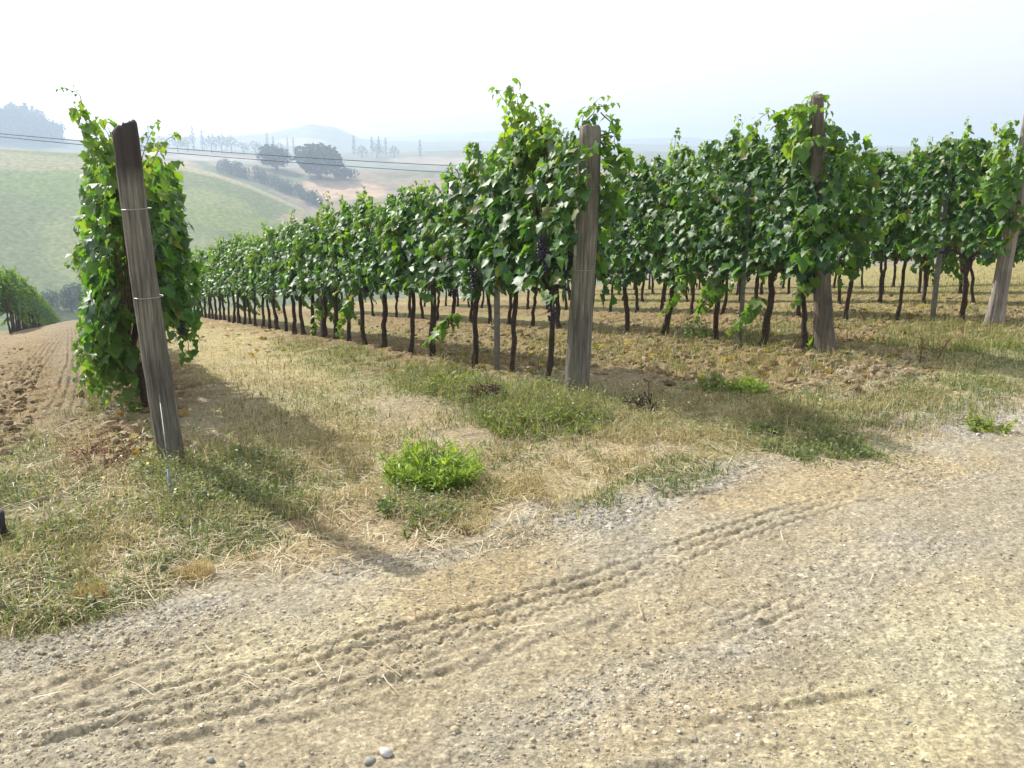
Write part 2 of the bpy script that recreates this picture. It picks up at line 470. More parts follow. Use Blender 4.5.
    i = np.arange(nr - 1)[:, None] * na; j = np.arange(na)[None]; j2 = (j + 1) % na
    Q = np.stack([i + j, i + na + j, i + na + j2, i + j2], -1).reshape(-1, 4)
    k = np.arange(na); T = np.stack([np.full(na, N), k, (k + 1) % na], -1)
    m, nt, out = mat('soil')
    a = nd(nt, 'ShaderNodeVertexColor', layer_name='tint')
    v = coords(nt)
    nz = noise(nt, v, 75, 6, .75); vo = nd(nt, 'ShaderNodeTexVoronoi', Scale=70.0); nt.links.new(v, vo.inputs['Vector'])
    vo2 = nd(nt, 'ShaderNodeTexVoronoi', Scale=30.0); nt.links.new(v, vo2.inputs['Vector'])
    c = mix(nt, a.outputs['Color'], ramp(nt, nz, [(.32, (.16, .16, .17)), (.68, (.84, .84, .82))]), .8, 'OVERLAY')
    hs = nt.nodes.new('ShaderNodeSeparateColor'); nt.links.new(vo.outputs['Color'], hs.inputs[0])
    c = mix(nt, c, ramp(nt, hs.outputs[0], [(0, (.36, .36, .38)), (.8, (.5, .5, .5)), (.93, (.7, .7, .68)), (1, (.85, .85, .85))]), .55, 'OVERLAY')
    p = nd(nt, 'ShaderNodeBsdfPrincipled', Roughness=.95); p.inputs['Specular IOR Level'].default_value = .15
    nt.links.new(c, p.inputs['Base Color'])
    b = nd(nt, 'ShaderNodeBump', Strength=.8, Distance=.012); nt.links.new(nz, b.inputs['Height'])
    b2 = nd(nt, 'ShaderNodeBump', Strength=.35, Distance=.012); b2.invert = True
    nt.links.new(vo2.outputs['Distance'], b2.inputs['Height']); nt.links.new(b.outputs[0], b2.inputs['Normal'])
    nt.links.new(b2.outputs[0], p.inputs['Normal'])
    nt.links.new(p.outputs[0], out.inputs['Surface'])
    o = mk('ground', V, [Q, T], m, None, col)
    tag(o, None, None, None, 'structure')
build_ground()

# ------------------------------------------------------------------ far hills
def azel(px, py):
    u, v, w = ray(px, py)
    return np.arctan2(u, v), w / np.hypot(u, v)
class Hill:
    def __init__(s, F, Rr, zfoot, pts):
        s.F, s.R, s.zf = F, Rr, zfoot
        p = np.array(pts, float)
        s.az, el = azel(p[:, 0], p[:, 1]); s.zr = np.maximum(CH + Rr * el, zfoot)
    def z(s, az, r):
        zr = np.interp(az, s.az, s.zr)
        w = (fbm(az * s.R * .02, r * .012, 3, int(s.R)) - .5)
        t = np.clip((r - s.F) / (s.R - s.F), 0, 1)
        t = .55 * t + .45 * t * t * (3 - 2 * t)
        front = s.zf + (zr - s.zf) * t
        back = zr - (r - s.R) * .22
        z = np.where(r < s.R, front, np.maximum(back, s.zf - 5))
        return z + w * .012 * s.R * .35 * np.clip(4 * t * (1 - t), 0, 1)
HILLS = [
    Hill(150, 300, VALLEY - 1, [(-500, 130), (-200, 140), (0, 149), (90, 154), (170, 164), (215, 173), (250, 185), (300, 207), (340, 232), (400, 275), (500, 330), (700, 400)]),
    Hill(320, 560, VALLEY - 1, [(-500, 138), (0, 148), (150, 157), (240, 164), (340, 171), (420, 170), (520, 168), (700, 165), (1400, 160)]),
    Hill(600, 1000, VALLEY - 1, [(-500, 128), (0, 136), (60, 138), (150, 147), (300, 153), (400, 152), (460, 150), (700, 152), (1400, 150)]),
    Hill(1050, 1600, VALLEY - 1, [(-500, 135), (100, 142), (150, 136), (220, 137), (270, 133), (310, 124), (335, 127), (362, 139), (420, 142), (500, 141), (600, 143), (700, 146), (1400, 150)]),
    Hill(1700, 2400, VALLEY - 1, [(-500, 138), (100, 142), (300, 141), (420, 135), (500, 130), (560, 131), (620, 139), (690, 137), (760, 145), (1400, 148)]),
]
def hills_z(x, y):
    az = np.arctan2(x, y); r = np.hypot(x, y)
    z = zf(x, y)
    for h in HILLS: z = np.maximum(z, np.where(r > h.F, h.z(az, r), -99))
    return z
def at_far(px, py, r0=100):
    u, v, w = ray(float(px), float(py)); hh = math.hypot(u, v)
    t = np.geomspace(r0, 3500, 4000) / hh
    d = CH + w * t - hills_z(u * t, v * t)
    k = int(np.argmax(d < 0)) if (d < 0).any() else len(t) - 1
    return np.array([u * t[k], v * t[k], hills_z(np.array([u * t[k]]), np.array([v * t[k]]))[0]])

FARZ = [  # painted fields: colour, centre px, radii, rot
    [((.15, .18, .095), 80, 230, 400, 140, 0), ((.23, .23, .14), 30, 163, 120, 10, 4), ((.20, .225, .11), 150, 280, 120, 60, 20), ((.15, .20, .08), 90, 190, 100, 20, 5), ((.20, .23, .105), 215, 205, 50, 14, 15),
     ((.30, .26, .17), 285, 228, 40, 12, -30), ((.18, .22, .085), 240, 222, 60, 12, 10)],
    [((.20, .155, .10), 260, 180, 400, 40, 0), ((.11, .12, .055), 260, 178, 70, 12, 10), ((.36, .25, .16), 340, 190, 45, 11, 3), ((.25, .20, .12), 215, 168, 60, 6, 6), ((.09, .11, .05), 250, 186, 60, 6, 24), ((.13, .13, .07), 420, 175, 50, 6, 0), ((.22, .16, .11), 440, 182, 60, 5, 0)],
    [((.13, .13, .07), 260, 150, 700, 40, 0), ((.26, .20, .13), 180, 155, 120, 4, 4), ((.09, .11, .055), 60, 145, 100, 4, 3), ((.27, .21, .13), 460, 160, 80, 4, 0), ((.10, .12, .06), 640, 165, 60, 6, 0)],
    [((.14, .14, .08), 260, 140, 900, 60, 0), ((.30, .25, .16), 300, 142, 30, 4, 0), ((.12, .13, .07), 330, 132, 30, 5, 10)],
    [((.14, .15, .09), 260, 140, 900, 60, 0)],
]
def hill_mat(name, sc, wave=0, rot=0):
    m, nt, out = mat(name)
    a = nd(nt, 'ShaderNodeVertexColor', layer_name='tint'); v = coords(nt)
    n1 = noise(nt, v, sc, 6, .65)
    c = mix(nt, a.outputs['Color'], ramp(nt, n1, [(.34, (.3, .31, .29)), (.66, (.7, .69, .67))]), .8, 'OVERLAY')
    if wave:
        mp = nt.nodes.new('ShaderNodeMapping'); mp.inputs['Rotation'].default_value = (0, 0, rot); nt.links.new(v, mp.inputs['Vector'])
        w = nd(nt, 'ShaderNodeTexWave', Scale=wave, Distortion=1.2, Detail=2.0); nt.links.new(mp.outputs[0], w.inputs['Vector'])
        c = mix(nt, c, ramp(nt, w.outputs['Fac'], [(.2, (.42, .43, .41)), (.8, (.57, .56, .56))]), .5, 'OVERLAY')
    p = nd(nt, 'ShaderNodeBsdfPrincipled', Roughness=.95); p.inputs['Specular IOR Level'].default_value = .1
    nt.links.new(c, p.inputs['Base Color']); nt.links.new(p.outputs[0], out.inputs['Surface'])
    return m
for hi, h in enumerate(HILLS):
    a = np.linspace(R(-50), R(50), 300); r = np.concatenate([np.linspace(h.F, h.R, 160), h.R + np.linspace(.02, .5, 20) * (h.R - h.F)])
    A, RR = np.meshgrid(a, r); x = (RR * np.sin(A)).ravel(); y = (RR * np.cos(A)).ravel(); z = h.z(A.ravel(), RR.ravel())
    px, py = project(x, y, z)
    wn = (fbm(x * 6 / h.R * 4, y * 6 / h.R * 4, 3, 9) - .5)
    col = np.tile(np.array(FARZ[hi][0][0]), (len(x), 1))
    for c, cx, cy, rx, ry, rot in FARZ[hi][1:]:
        cc, s_ = math.cos(R(rot)), math.sin(R(rot)); dx, dy = px - cx, py - cy
        e = np.sqrt(((dx * cc + dy * s_) / rx)**2 + ((-dx * s_ + dy * cc) / ry)**2) + wn * .5
        m = (1 - sstep(.8, 1.1, e))[:, None]; col = col * (1 - m) + np.array(c) * m
    if hi == 0:
        t = (RR.ravel() - h.F) / (h.R - h.F); m = (sstep(.945, .965, t) * sstep(120, 175, px))[:, None]; col = col * (1 - m) + np.array([.29, .27, .18]) * m
    na, nr = len(a), len(r)
    i = np.arange(nr - 1)[:, None] * na; j = np.arange(na - 1)[None]
    Q = np.stack([i + j, i + na + j, i + na + j + 1, i + j + 1], -1).reshape(-1, 4)
    o = mk('hillside', np.stack([x, y, z], 1), Q, hill_mat('fields', [.8, .15, .06, .03, .02][hi], .0, 0), None, col)
    tag(o, None, None, None, 'structure')

# ------------------------------------------------------------------ far trees
M_FAR = tint_mat('far_foliage', .8, .15, .6, .2)
def crown_geo(rng, w, h, lobes, n, fs, base, shape='round', tint=(.04, .058, .022)):
    g = Geo()
    if shape == 'round':
        c = rng.normal(0, 1, (lobes, 3)); c = norm(c) * rng.uniform(.3, .75, (lobes, 1)); c[:, 2] = np.abs(c[:, 2]) * .8 - .15
        k = rng.integers(0, lobes, n); d = norm(rng.normal(size=(n, 3))); rr = rng.uniform(.6, 1.0, n)[:, None]**.5
        p = (c[k] + d * rr * .5)
        p = p / np.abs(p).max(0) * np.array([w / 2, w / 2, h / 2]) + np.array([0, 0, base + h / 2])
    else:
        t = rng.uniform(0, 1, n)**.8; a = rng.uniform(0, 2 * math.pi, n)
        prof = (np.minimum(t / .12, 1) * (1 - t)**(.75 if shape == 'conifer' else .45)) * (.75 + .3 * vn(t * 9, a * 1.5, 3)) * rng.uniform(.55, 1, n)
        p = np.stack([np.cos(a) * prof * w / 2, np.sin(a) * prof * w / 2, base + t * h], 1); d = p * np.array([1, 1, .2])
    nr = norm(d + rng.normal(0, .6, (n, 3))); dr = norm(rng.normal(size=(n, 3)))
    ti = np.array(tint) * rng.uniform(.6, 1.5, (n, 1)) * np.array([1, 1, 1])
    leaves(g, p, nr, dr, rng.uniform(.6, 1.3, n) * fs, ti, rng, DIAM * np.array([2.0, 1]), DIAMQ, True)
    return g
def far_tree(name, label, cat, px, py, wpx, hpx, shape='round', n=900, lobes=9, group=None, r0=100, rng=RNG, trunk=.16, tint=(.04, .058, .022)):
    b = at_far(px, py, r0); d = math.hypot(b[0], b[1]); w = wpx * d / 952; h = hpx * d / 952
    t = thing(name, label, cat, b - np.array([0, 0, .3]), 0, group)
    crown_geo(rng, w, h * (1 - trunk * .6), lobes, n, max(w, h) * (.085 if shape == 'round' else .06), h * trunk * .6, shape, tint).build('crown', M_FAR, t)
    g = Geo(); tube(g, [(0, 0, -1), (0, 0, h * .3), (w * .02, 0, h * .55)], [w * .05, w * .04, w * .02], 6); g.build('trunk', M_BARK, t)
    return t
far_tree('broad_tree', 'smaller of the two dark domed trees beyond the green hill', 'tree', 277, 170, 34, 24, n=1800, lobes=12, r0=310)
far_tree('broad_tree', 'larger of the two dark domed trees beyond the green hill', 'tree', 320, 178, 50, 33, n=2600, lobes=16, r0=310)
far_tree('broad_tree', 'low round bush sloping down right of the larger domed tree', 'bush', 345, 180, 26, 12, n=700, r0=310)
# hedgerow down the valley
hp = np.array([(222, 171), (240, 176), (258, 181), (275, 188), (292, 194), (308, 201), (318, 205)], float)
rng = np.random.default_rng(21)
proto = []
for k, q in enumerate(np.linspace(0, 1, 26)):
    px = np.interp(q, np.linspace(0, 1, len(hp)), hp[:, 0]) + rng.normal(0, 2); py = np.interp(q, np.linspace(0, 1, len(hp)), hp[:, 1]) + rng.normal(0, 1.5)
    b = at_far(px, py, 308); sc = math.hypot(b[0], b[1]) / 952
    if k < 4:
        t = far_tree('hedgerow_tree', 'small dark hedgerow tree in the slanting band behind the green hill', 'tree', px, py, 14, rng.uniform(10, 14), n=350, lobes=6, group='hedgerow trees behind the green hill', r0=308, rng=rng)
        proto.append((t, sc))
    else:
        p, sc0 = proto[k % 4]
        t = p.copy(); COL.objects.link(t); t.location = b - np.array([0, 0, .3]); f = sc / sc0 * rng.uniform(.7, 1.15); t.scale = (f, f, f); t.rotation_euler = (0, 0, rng.uniform(0, 6))
        for ch in p.children:
            c = ch.copy(); COL.objects.link(c); c.parent = t
# treelines on the far ridge
def line_trees(name, label, cat, group, items, shape, n, r0):
    first = None
    for px, py, w, h in items:
        if first is None:
            first = far_tree(name, label, cat, px, py, w, h, shape, n, 6, group, r0); f0 = (w, h, np.linalg.norm(np.array(first.location)))
        else:
            b = at_far(px, py, r0); q = np.linalg.norm(b) / f0[2]
            t = first.copy(); COL.objects.link(t); t.location = b - np.array([0, 0, .3]); t.scale = (w / f0[0] * q, w / f0[0] * q, h / f0[1] * q); t.rotation_euler = (0, 0, RNG.uniform(0, 6))
            for ch in first.children:
                c = ch.copy(); COL.objects.link(c); c.parent = t
line_trees('poplar', 'thin pointed tree standing out of the hazy far treeline', 'tree', 'pointed trees on the hazy ridge',
           [(150, 152, 7, 24), (194, 152, 6, 24), (203, 152, 6, 20), (268, 155, 5, 21), (274, 156, 5, 19), (288, 156, 4, 18), (294, 156, 4, 18), (354, 156, 6, 20), (372, 156, 5, 19), (379, 156, 5, 20), (386, 156, 5, 18), (420, 158, 6, 18)], 'conifer', 220, 560)
line_trees('woodland_tree', 'round blue-grey tree in the hazy treeline on the far ridge', 'tree', 'round trees on the hazy ridge',
           [(142, 152, 16, 16), (164, 152, 14, 14), (178, 152, 16, 13), (188, 152, 14, 15), (212, 153, 15, 17), (222, 153, 16, 17), (232, 154, 14, 17), (244, 155, 12, 12), (256, 156, 14, 14), (280, 157, 14, 13), (362, 158, 14, 12), (377, 158, 16, 14), (394, 158, 12, 12)], 'round', 260, 560)
# wood at far left: one mass
rng = np.random.default_rng(5)
g = Geo()
for k in range(95):
    px = rng.uniform(-70, 58); top = np.interp(px, [-70, 0, 14, 30, 45, 55, 60], [115, 116, 109, 109, 116, 126, 134]) + rng.uniform(-2, 3)
    py = 141 + rng.uniform(-3, 2); b = at_far(px, py, 560); sc = math.hypot(b[0], b[1]) / 952
    q = crown_geo(rng, 19 * sc, (py - top) * sc, 6, 420, 1.7 * sc, 0, 'conifer' if k % 3 else 'round')
    for V, Q, C in zip(q.V, q.Q, q.C): g.add(V + b, None, Q, C)
tag(g.build('distant_wood', M_FAR), 'blue-grey hazy wood on the skyline at far left', 'wood', None, 'stuff')
# hazy shrubs at the valley bottom past the track's end
for k, (px, py, w, h, lb) in enumerate([(52, 330, 22, 26, 'hazy bush beside the low row where the dirt track ends'), (72, 332, 26, 34, 'tallest hazy bush past the end of the dirt track'), (92, 330, 26, 30, 'hazy bush half hidden behind the leafy left row'), (80, 318, 40, 20, 'low hazy bush behind the others past the track end')]):
    far_tree('valley_bush', lb, 'bush', px, py - 20, w * .8, h * .8, n=900, lobes=8, r0=130, trunk=.02, tint=(.13, .17, .10))

# ------------------------------------------------------------------ power line
g_ = thing('power_line', 'pair of thin dark cables crossing the valley at left', 'power line', (0, 0, 0))
def ppoint(px, py, d):
    u, v, w = ray(px, py); t = d / v; return np.array([u * t, d, CH + w * t])
ends = [(ppoint(-70, 127, 62), ppoint(560, 170, 72)), (ppoint(-70, 129.5, 63), ppoint(560, 178, 73))]
for a, b in ends:
    q = np.linspace(0, 1, 40)[:, None]; p = a + (b - a) * q; p[:, 2] -= (4 * q * (1 - q))[:, 0] * .35
    g = Geo(); tube(g, p, .022, 5); g.build('cable', M_CABLE, g_)
for k in (0, 1):
    m = (ends[0][k] + ends[1][k]) / 2; zb = zf(m[0], m[1])
    g = Geo(); tube(g, [(m[0], m[1], zb - .5), (m[0], m[1], ends[0][k][2] + .3)], [.14, .1], 8)
    tube(g, [ends[0][k] + np.array([0, -.3, -.04]), ends[1][k] + np.array([0, .3, -.04])], .05, 6); g.build('pole', M_POST, g_)

# ------------------------------------------------------------------ posts
def lump(rng, m, n, a): return 1 + a * (rng.random((m, n)) - .5)
def post(name, label, base, top, r0, r1, mt, seed, square=0.0, flare=0.0, rings=30, n=44, groove=.055):
    rng = np.random.default_rng(seed)
    base = np.array(base, float); top = np.array(top, float)
    t = thing(name, label, 'post', base)
    hgt = np.linalg.norm(top - base); ax = (top - base) / hgt
    sn = np.concatenate([[-.15], np.linspace(0, hgt, rings)])
    th = np.arange(n) * 2 * math.pi / n
    prof = r0 + (r1 - r0) * np.clip(sn / hgt, 0, 1) + flare * np.exp(-np.clip(sn, 0, 9) / .18)
    ang = 1 + square * (np.cos(4 * (th + seed)) * .5)
    gr = 1 + groove * (rng.random(n)**.6 - .6) * 1.6; gr[rng.integers(0, n, 5)] *= .86
    wob = 1 + .05 * (vn(sn[:, None] * 2.2 + th[None] * 0, np.cos(th)[None] * 1.4 + 5, seed) - .5) * 2
    rr = prof[:, None] * ang[None] * gr[None] * wob * lump(rng, len(sn), n, .04)
    cx = .012 * np.sin(sn * 1.7 + seed)
    # local frame: x ~ across, z ~ axis
    zx = ax; xx = norm(np.array([1, 0, 0]) - zx * zx[0]); yy = np.cross(zx, xx)
    V = sn[:, None, None] * zx + (rr * np.cos(th)[None] + cx[:, None])[..., None] * xx + (rr * np.sin(th)[None])[..., None] * yy
    # worn slanting top
    V[-1] += (rng.normal(0, .008, n) - .02 * np.cos(th + seed))[:, None] * zx
    m = len(sn)
    ins = V[-1].mean(0) + (V[-1] - V[-1].mean(0)) * .82 + zx * .012
    V = np.concatenate([V.reshape(-1, 3), ins, [ins.mean(0) - zx * .006]])
    i = np.arange(m)[:, None] * n; j = np.arange(n)[None]; j2 = (j + 1) % n
    Q = np.stack([i + j, i + j2, i + n + j2, i + n + j], -1).reshape(-1, 4)
    k = np.arange(n); T = np.stack([m * n + k, m * n + (k + 1) % n, np.full(n, (m + 1) * n)], -1)
    mk('shaft', V, [Q, T], mt, t)
    return t, base, ax, hgt

BASES = {1: at(172, 462), 2: at(578, 391), 3: at(823, 353), 4: at(995, 326)}
BASES = {k: np.asarray(v).reshape(3) for k, v in BASES.items()}
p1, b1, ax1, h1 = post('end_post', 'weathered grey wooden post leaning left in front of the leafy left row', BASES[1], up_at(BASES[1], 125, 127), .068, .059, M_POST_D, 3, .12)
p2, b2, ax2, h2 = post('end_post', 'upright grey post, mostly bare of leaves, right of the purple grapes near picture middle', BASES[2], up_at(BASES[2], 589, 129), .092, .076, M_POST, 5, .02)
p3, b3, ax3, h3 = post('end_post', 'dark brown post thick at the foot with vine leaves wrapped over its top', BASES[3], up_at(BASES[3], 818, 97), .082, .05, M_POST_B, 8, .05, .035)
p4, b4, ax4, h4 = post('end_post', 'pale bleached post slanting right at the right edge', BASES[4], up_at(BASES[4], 1031, 110), .085, .07, M_POST_P, 11, .04, .02)
# bindings and staples
for (p, ax, zs, r) in ((p1, ax1, (1.42, .95), .074), (p2, ax2, (1.5, .92), .087), (p3, ax3, (1.4,), .075)):
    for z0 in zs:
        g = Geo(); a = np.linspace(0, 2 * math.pi, 20)
        c = ax * z0; xx = norm(np.array([1, 0, 0]) - ax * ax[0]); yy = np.cross(ax, xx)
        pts = c + (np.cos(a)[:, None] * xx + np.sin(a)[:, None] * yy) * r
        tube(g, pts, .0028, 5, cap=False); g.build('wire_binding', M_WIRE, p)
g = Geo(); tube(g, [b2 * 0 + ax2 * 1.85 + np.array([.02, 0, 0]), ax2 * 1.87 + np.array([.17, -.03, .02])], [.009, .004], 6); g.build('nail', M_BARK, p2)
# anchor rod in front of the left post
q0 = at(170, 497); g = Geo(); tube(g, [q0 + np.array([0, 0, -.1]), q0 + np.array([-.002, .02, .14])], .009, 6); tube(g, [q0 + np.array([-.002, .02, .14]), b1 + ax1 * .42 + np.array([.01, -.07, 0])], .003, 5)
tag(g.build('anchor_rod', M_STAKE), 'thin grey anchor rod stuck in weeds before the left post', 'rod')
# dark stump at the left edge
q0 = at(-4, 538); g = Geo(); tube(g, [q0 + np.array([0, 0, -.1]), q0 + np.array([0, 0, .06]), q0 + np.array([.005, 0, .115])], [.05, .048, .043], 10, rough=.04)
tag(g.build('stump', plain_mat('dark_stump', (.012, .008, .016), (.03, .02, .03))), 'dark sawn stake stump cut off by the left edge of the picture', 'stump')

# ------------------------------------------------------------------ vines
ROWANG = math.atan2(D[1], D[0])
GREENS = np.array([1.04, 1.08, 1.12]) * np.array([[.060, .150, .028], [.045, .120, .034], [.088, .190, .030], [.068, .165, .042], [.12, .23, .034], [.075, .15, .055], [.035, .095, .032], [.032, .088, .036], [.045, .11, .028]])
YOUNG = np.array([[.16, .29, .03], [.13, .25, .025], [.21, .30, .05]])

def foliage(rng, n, side=4, zlo=.78, zhi=1.75, hx=.58, hy=.27, shoots=2, low=0, tall=0.0, xoff=0.0, low_side=0, taper=.55, over=0.0):
    """leaves of one vine in its local frame: x along the row, y across"""
    g = Geo()
    ph = rng.uniform(0, 50)
    m = int(n * 1.9)
    x = rng.uniform(-hx, hx, m); z = zlo - .06 + rng.beta(1.15, .95, m) * (zhi + .08 - zlo)
    top = zhi + .16 * (vn(x * 4 + ph, np.zeros(m), 3) - .5) * 2; bot = zlo + .14 * (vn(x * 5 + ph, np.ones(m), 4) - .5) * 2
    dens = fbm(x * 3.2 + ph, z * 3.2, 2, 9)
    keep = (z < top) & (z > bot) & (rng.random(m) < np.clip((dens - .2) * 3.6, .2, 1))
    x, z = x[keep][:n], z[keep][:n]; n1 = len(x)
    sgn = np.where(rng.random(n1) < .5, -1.0, 1.0)
    tz = np.clip((z - zlo) / (zhi - zlo), 0, 1)
    thick = hy * (1.0 - taper * tz**2) * (.75 + .55 * fbm(x * 3 + ph, z * 3, 2, 14))
    y = sgn * thick * rng.uniform(.25, 1.0, n1)**.6
    if over:
        x = x - over * tz**1.2 * (x < .1); y = np.where(x < -.3, sgn * np.maximum(np.abs(y), .12), y)
    pos = np.stack([x + xoff, y, z], 1)
    A = np.radians(rng.uniform(5, 70, n1))
    nrm = np.stack([np.zeros(n1), sgn * np.cos(A), np.sin(A)], 1) + rng.normal(0, .38, (n1, 3))
    dr = np.stack([rng.normal(0, .55, n1), sgn * .35, -np.ones(n1)], 1)
    size = rng.uniform(.062, .124, n1) * (1 - .25 * tz)
    ti = GREENS[rng.integers(0, len(GREENS), n1)] * rng.uniform(.75, 1.25, (n1, 1))
    yv = (rng.random(n1) < .06 + .5 * tz**4)[:, None]
    ti = np.where(yv, .5 * ti + .5 * YOUNG[rng.integers(0, 3, n1)], ti)
    old = (rng.random(n1) < .03)[:, None]; ti = np.where(old, .45 * ti + .55 * np.array([.24, .20, .05]), ti)
    leaves(g, pos, nrm, dr, size, ti, rng)
    gs = Geo()
    def shoot(p0, d0, ln, curl, young=1.0, l0=.09):
        k = 12; pts = [np.array(p0, float)]; d = np.array(d0, float)
        for q in range(k):
            d = d + rng.normal(0, .09, 3) + np.array([0, 0, -curl / k]); d /= np.linalg.norm(d); pts.append(pts[-1] + d * ln / k)
        pts = np.array(pts); tube(gs, pts, np.linspace(.005, .0018, k + 1), 4, cap=False)
        lp = np.repeat(pts[1:], 2, 0); nn = len(lp); t = np.repeat(np.arange(1, k + 1) / k, 2)
        out = rng.normal(0, 1, (nn, 3)); out[:, 2] = np.abs(out[:, 2]) * .4
        ti = YOUNG[rng.integers(0, 3, nn)] * rng.uniform(.7, 1.2, (nn, 1)) * young + GREENS[1] * (1 - young)
        leaves(g, lp + norm(out) * .03, out + np.array([0, 0, .5]), norm(out) * .8 + np.array([0, 0, -.6]), l0 * (1.15 - .75 * t) * rng.uniform(.75, 1.2, nn), ti, rng)
    for q in range(shoots):
        shoot((rng.uniform(-hx, hx) * .8 + xoff, rng.uniform(-.1, .1), zhi - .2), (rng.normal(0, .25), rng.normal(0, .2), 1), rng.uniform(.25, .5) + tall * rng.uniform(.6, 1), rng.uniform(.0, .5))
    for q in range(side):
        shoot((rng.uniform(-hx, hx) * .9 + xoff, rng.choice([-1, 1]) * hy * .7, rng.uniform(1.2, 1.6)), (rng.normal(0, .3), rng.choice([-1, 1]) * .7, .2), rng.uniform(.2, .35), 1.6, .7)
    for q in range(low):
        sd = low_side if low_side else rng.choice([-1, 1])
        shoot((rng.uniform(-.3, .3) + xoff, sd * rng.uniform(.05, .2), rng.uniform(.45, .85)), (rng.normal(0, .3), sd * .5, -.5), rng.uniform(.35, .6), .4, .6, .12)
    # canes rising through the leaves
    for q in range(5):
        x0 = rng.uniform(-.35, .35); k = 6; zz = np.linspace(.75, zhi - .1, k)
        pts = np.stack([x0 + np.cumsum(rng.normal(0, .03, k)) + xoff, rng.uniform(-.06, .06) + np.cumsum(rng.normal(0, .02, k)), zz], 1)
        tube(gs, pts, np.linspace(.006, .003, k), 4, cap=False)
    return g, gs

def trunk_geo(rng, lean=0.0, r=.03, arms=True, h=.78):
    g = Geo(); k = 12
    z = np.linspace(-.08, h, k)
    w = np.cumsum(rng.normal(0, .010, (k, 2)), 0); w -= w[1]
    pts = np.stack([w[:, 0] + lean * np.clip(z, 0, 9), w[:, 1], z], 1)
    rad = r * (1 + .45 * np.exp(-np.clip(z, 0, 9) / .07)) * np.linspace(1.05, .8, k) * rng.uniform(.9, 1.12, k)
    tube(g, pts, rad, 9, rough=.07, rng=rng)
    e = pts[-1]
    if arms:
        for sg in (-1, 1):
            q = np.linspace(0, 1, 6); ln = rng.uniform(.28, .4)
            a = np.stack([e[0] + sg * ln * q, e[1] + rng.normal(0, .012, 6), e[2] - .02 + .06 * np.sin(q * 3) + rng.normal(0, .01, 6)], 1); a[0] = e - np.array([0, 0, .05])
            tube(g, a, np.linspace(r * .72, r * .4, 6), 7, rough=.08, rng=rng)
    return g

ICO_V = None
def ico():
    global ICO_V
    if ICO_V is None:
        t = (1 + 5**.5) / 2
        v = np.array([(-1, t, 0), (1, t, 0), (-1, -t, 0), (1, -t, 0), (0, -1, t), (0, 1, t), (0, -1, -t), (0, 1, -t), (t, 0, -1), (t, 0, 1), (-t, 0, -1), (-t, 0, 1)], float)
        f = np.array([(0, 11, 5), (0, 5, 1), (0, 1, 7), (0, 7, 10), (0, 10, 11), (1, 5, 9), (5, 11, 4), (11, 10, 2), (10, 7, 6), (7, 1, 8), (3, 9, 4), (3, 4, 2), (3, 2, 6), (3, 6, 8), (3, 8, 9), (4, 9, 5), (2, 4, 11), (6, 2, 10), (8, 6, 7), (9, 8, 1)])
        ICO_V = (norm(v), f)
    return ICO_V
def ico2():
    v, f = ico(); V = list(map(tuple, v)); idx = {}; F = []
    def mid(a, b):
        k = (min(a, b), max(a, b))
        if k not in idx:
            m = (np.array(V[a]) + np.array(V[b])); m /= np.linalg.norm(m); idx[k] = len(V); V.append(tuple(m))
        return idx[k]
    for a, b, c in f:
        ab, bc, ca = mid(a, b), mid(b, c), mid(c, a); F += [(a, ab, ca), (b, bc, ab), (c, ca, bc), (ab, bc, ca)]
    return np.array(V), np.array(F)
I2V, I2F = ico2()
def bunch_mesh(seed):
    rng = np.random.default_rng(seed); g = Geo()
    for k in range(46):
        t = rng.random()**.8; a = rng.uniform(0, 6.28); r = .045 * (1 - t * .75) * rng.uniform(.6, 1)
        c = np.array([math.cos(a) * r, math.sin(a) * r, -.01 - t * .15]); g.add(c + I2V * rng.uniform(.0075, .0105), I2F)
    tube(g, [(0, 0, .06), (0, 0, -.05)], .003, 4)
    o = g.build('grape_bunch', M_GRAPE); me = o.data; bpy.data.objects.remove(o); return me
BUNCH = [bunch_mesh(s) for s in (1, 2, 3)]

def add_bunch(parent, loc, k, sc=1.0):
    o = bpy.data.objects.new('grape_bunch', BUNCH[k % 3]); COL.objects.link(o); o.parent = parent; o.location = loc; o.rotation_euler = (0, 0, k * 1.3); o.scale = (sc, sc, sc)

ORD = 'first second third fourth fifth sixth seventh eighth ninth tenth eleventh twelfth thirteenth fourteenth fifteenth sixteenth seventeenth eighteenth nineteenth twentieth'.split()
ROWNAME = {1: 'left row behind the leaning grey post', 2: 'row ending at the bare middle post', 3: 'row ending at the leaf-topped brown post', 4: 'row ending at the pale right-edge post',
           5: 'second row beyond the brown post, seen under its leaves', 6: 'farthest row seen under the leaves'}
LOOK = {1: 'curtain-leaved vine, ', 2: 'vine on a dark trunk, ', 3: 'broad-leaved vine, ', 4: 'bushy vine, ', 5: 'vine, ', 6: 'vine, '}

def s_px(k, px, py):
    """position along row k whose line is crossed by the pixel's sight line"""
    u, v, w = ray(px, py); b = BASES[k]
    # b + s D = t (u, v)
    M = np.array([[D[0], -u], [D[1], -v]]); q = np.linalg.solve(M, -np.array([b[0], b[1]])); return float(q[0])

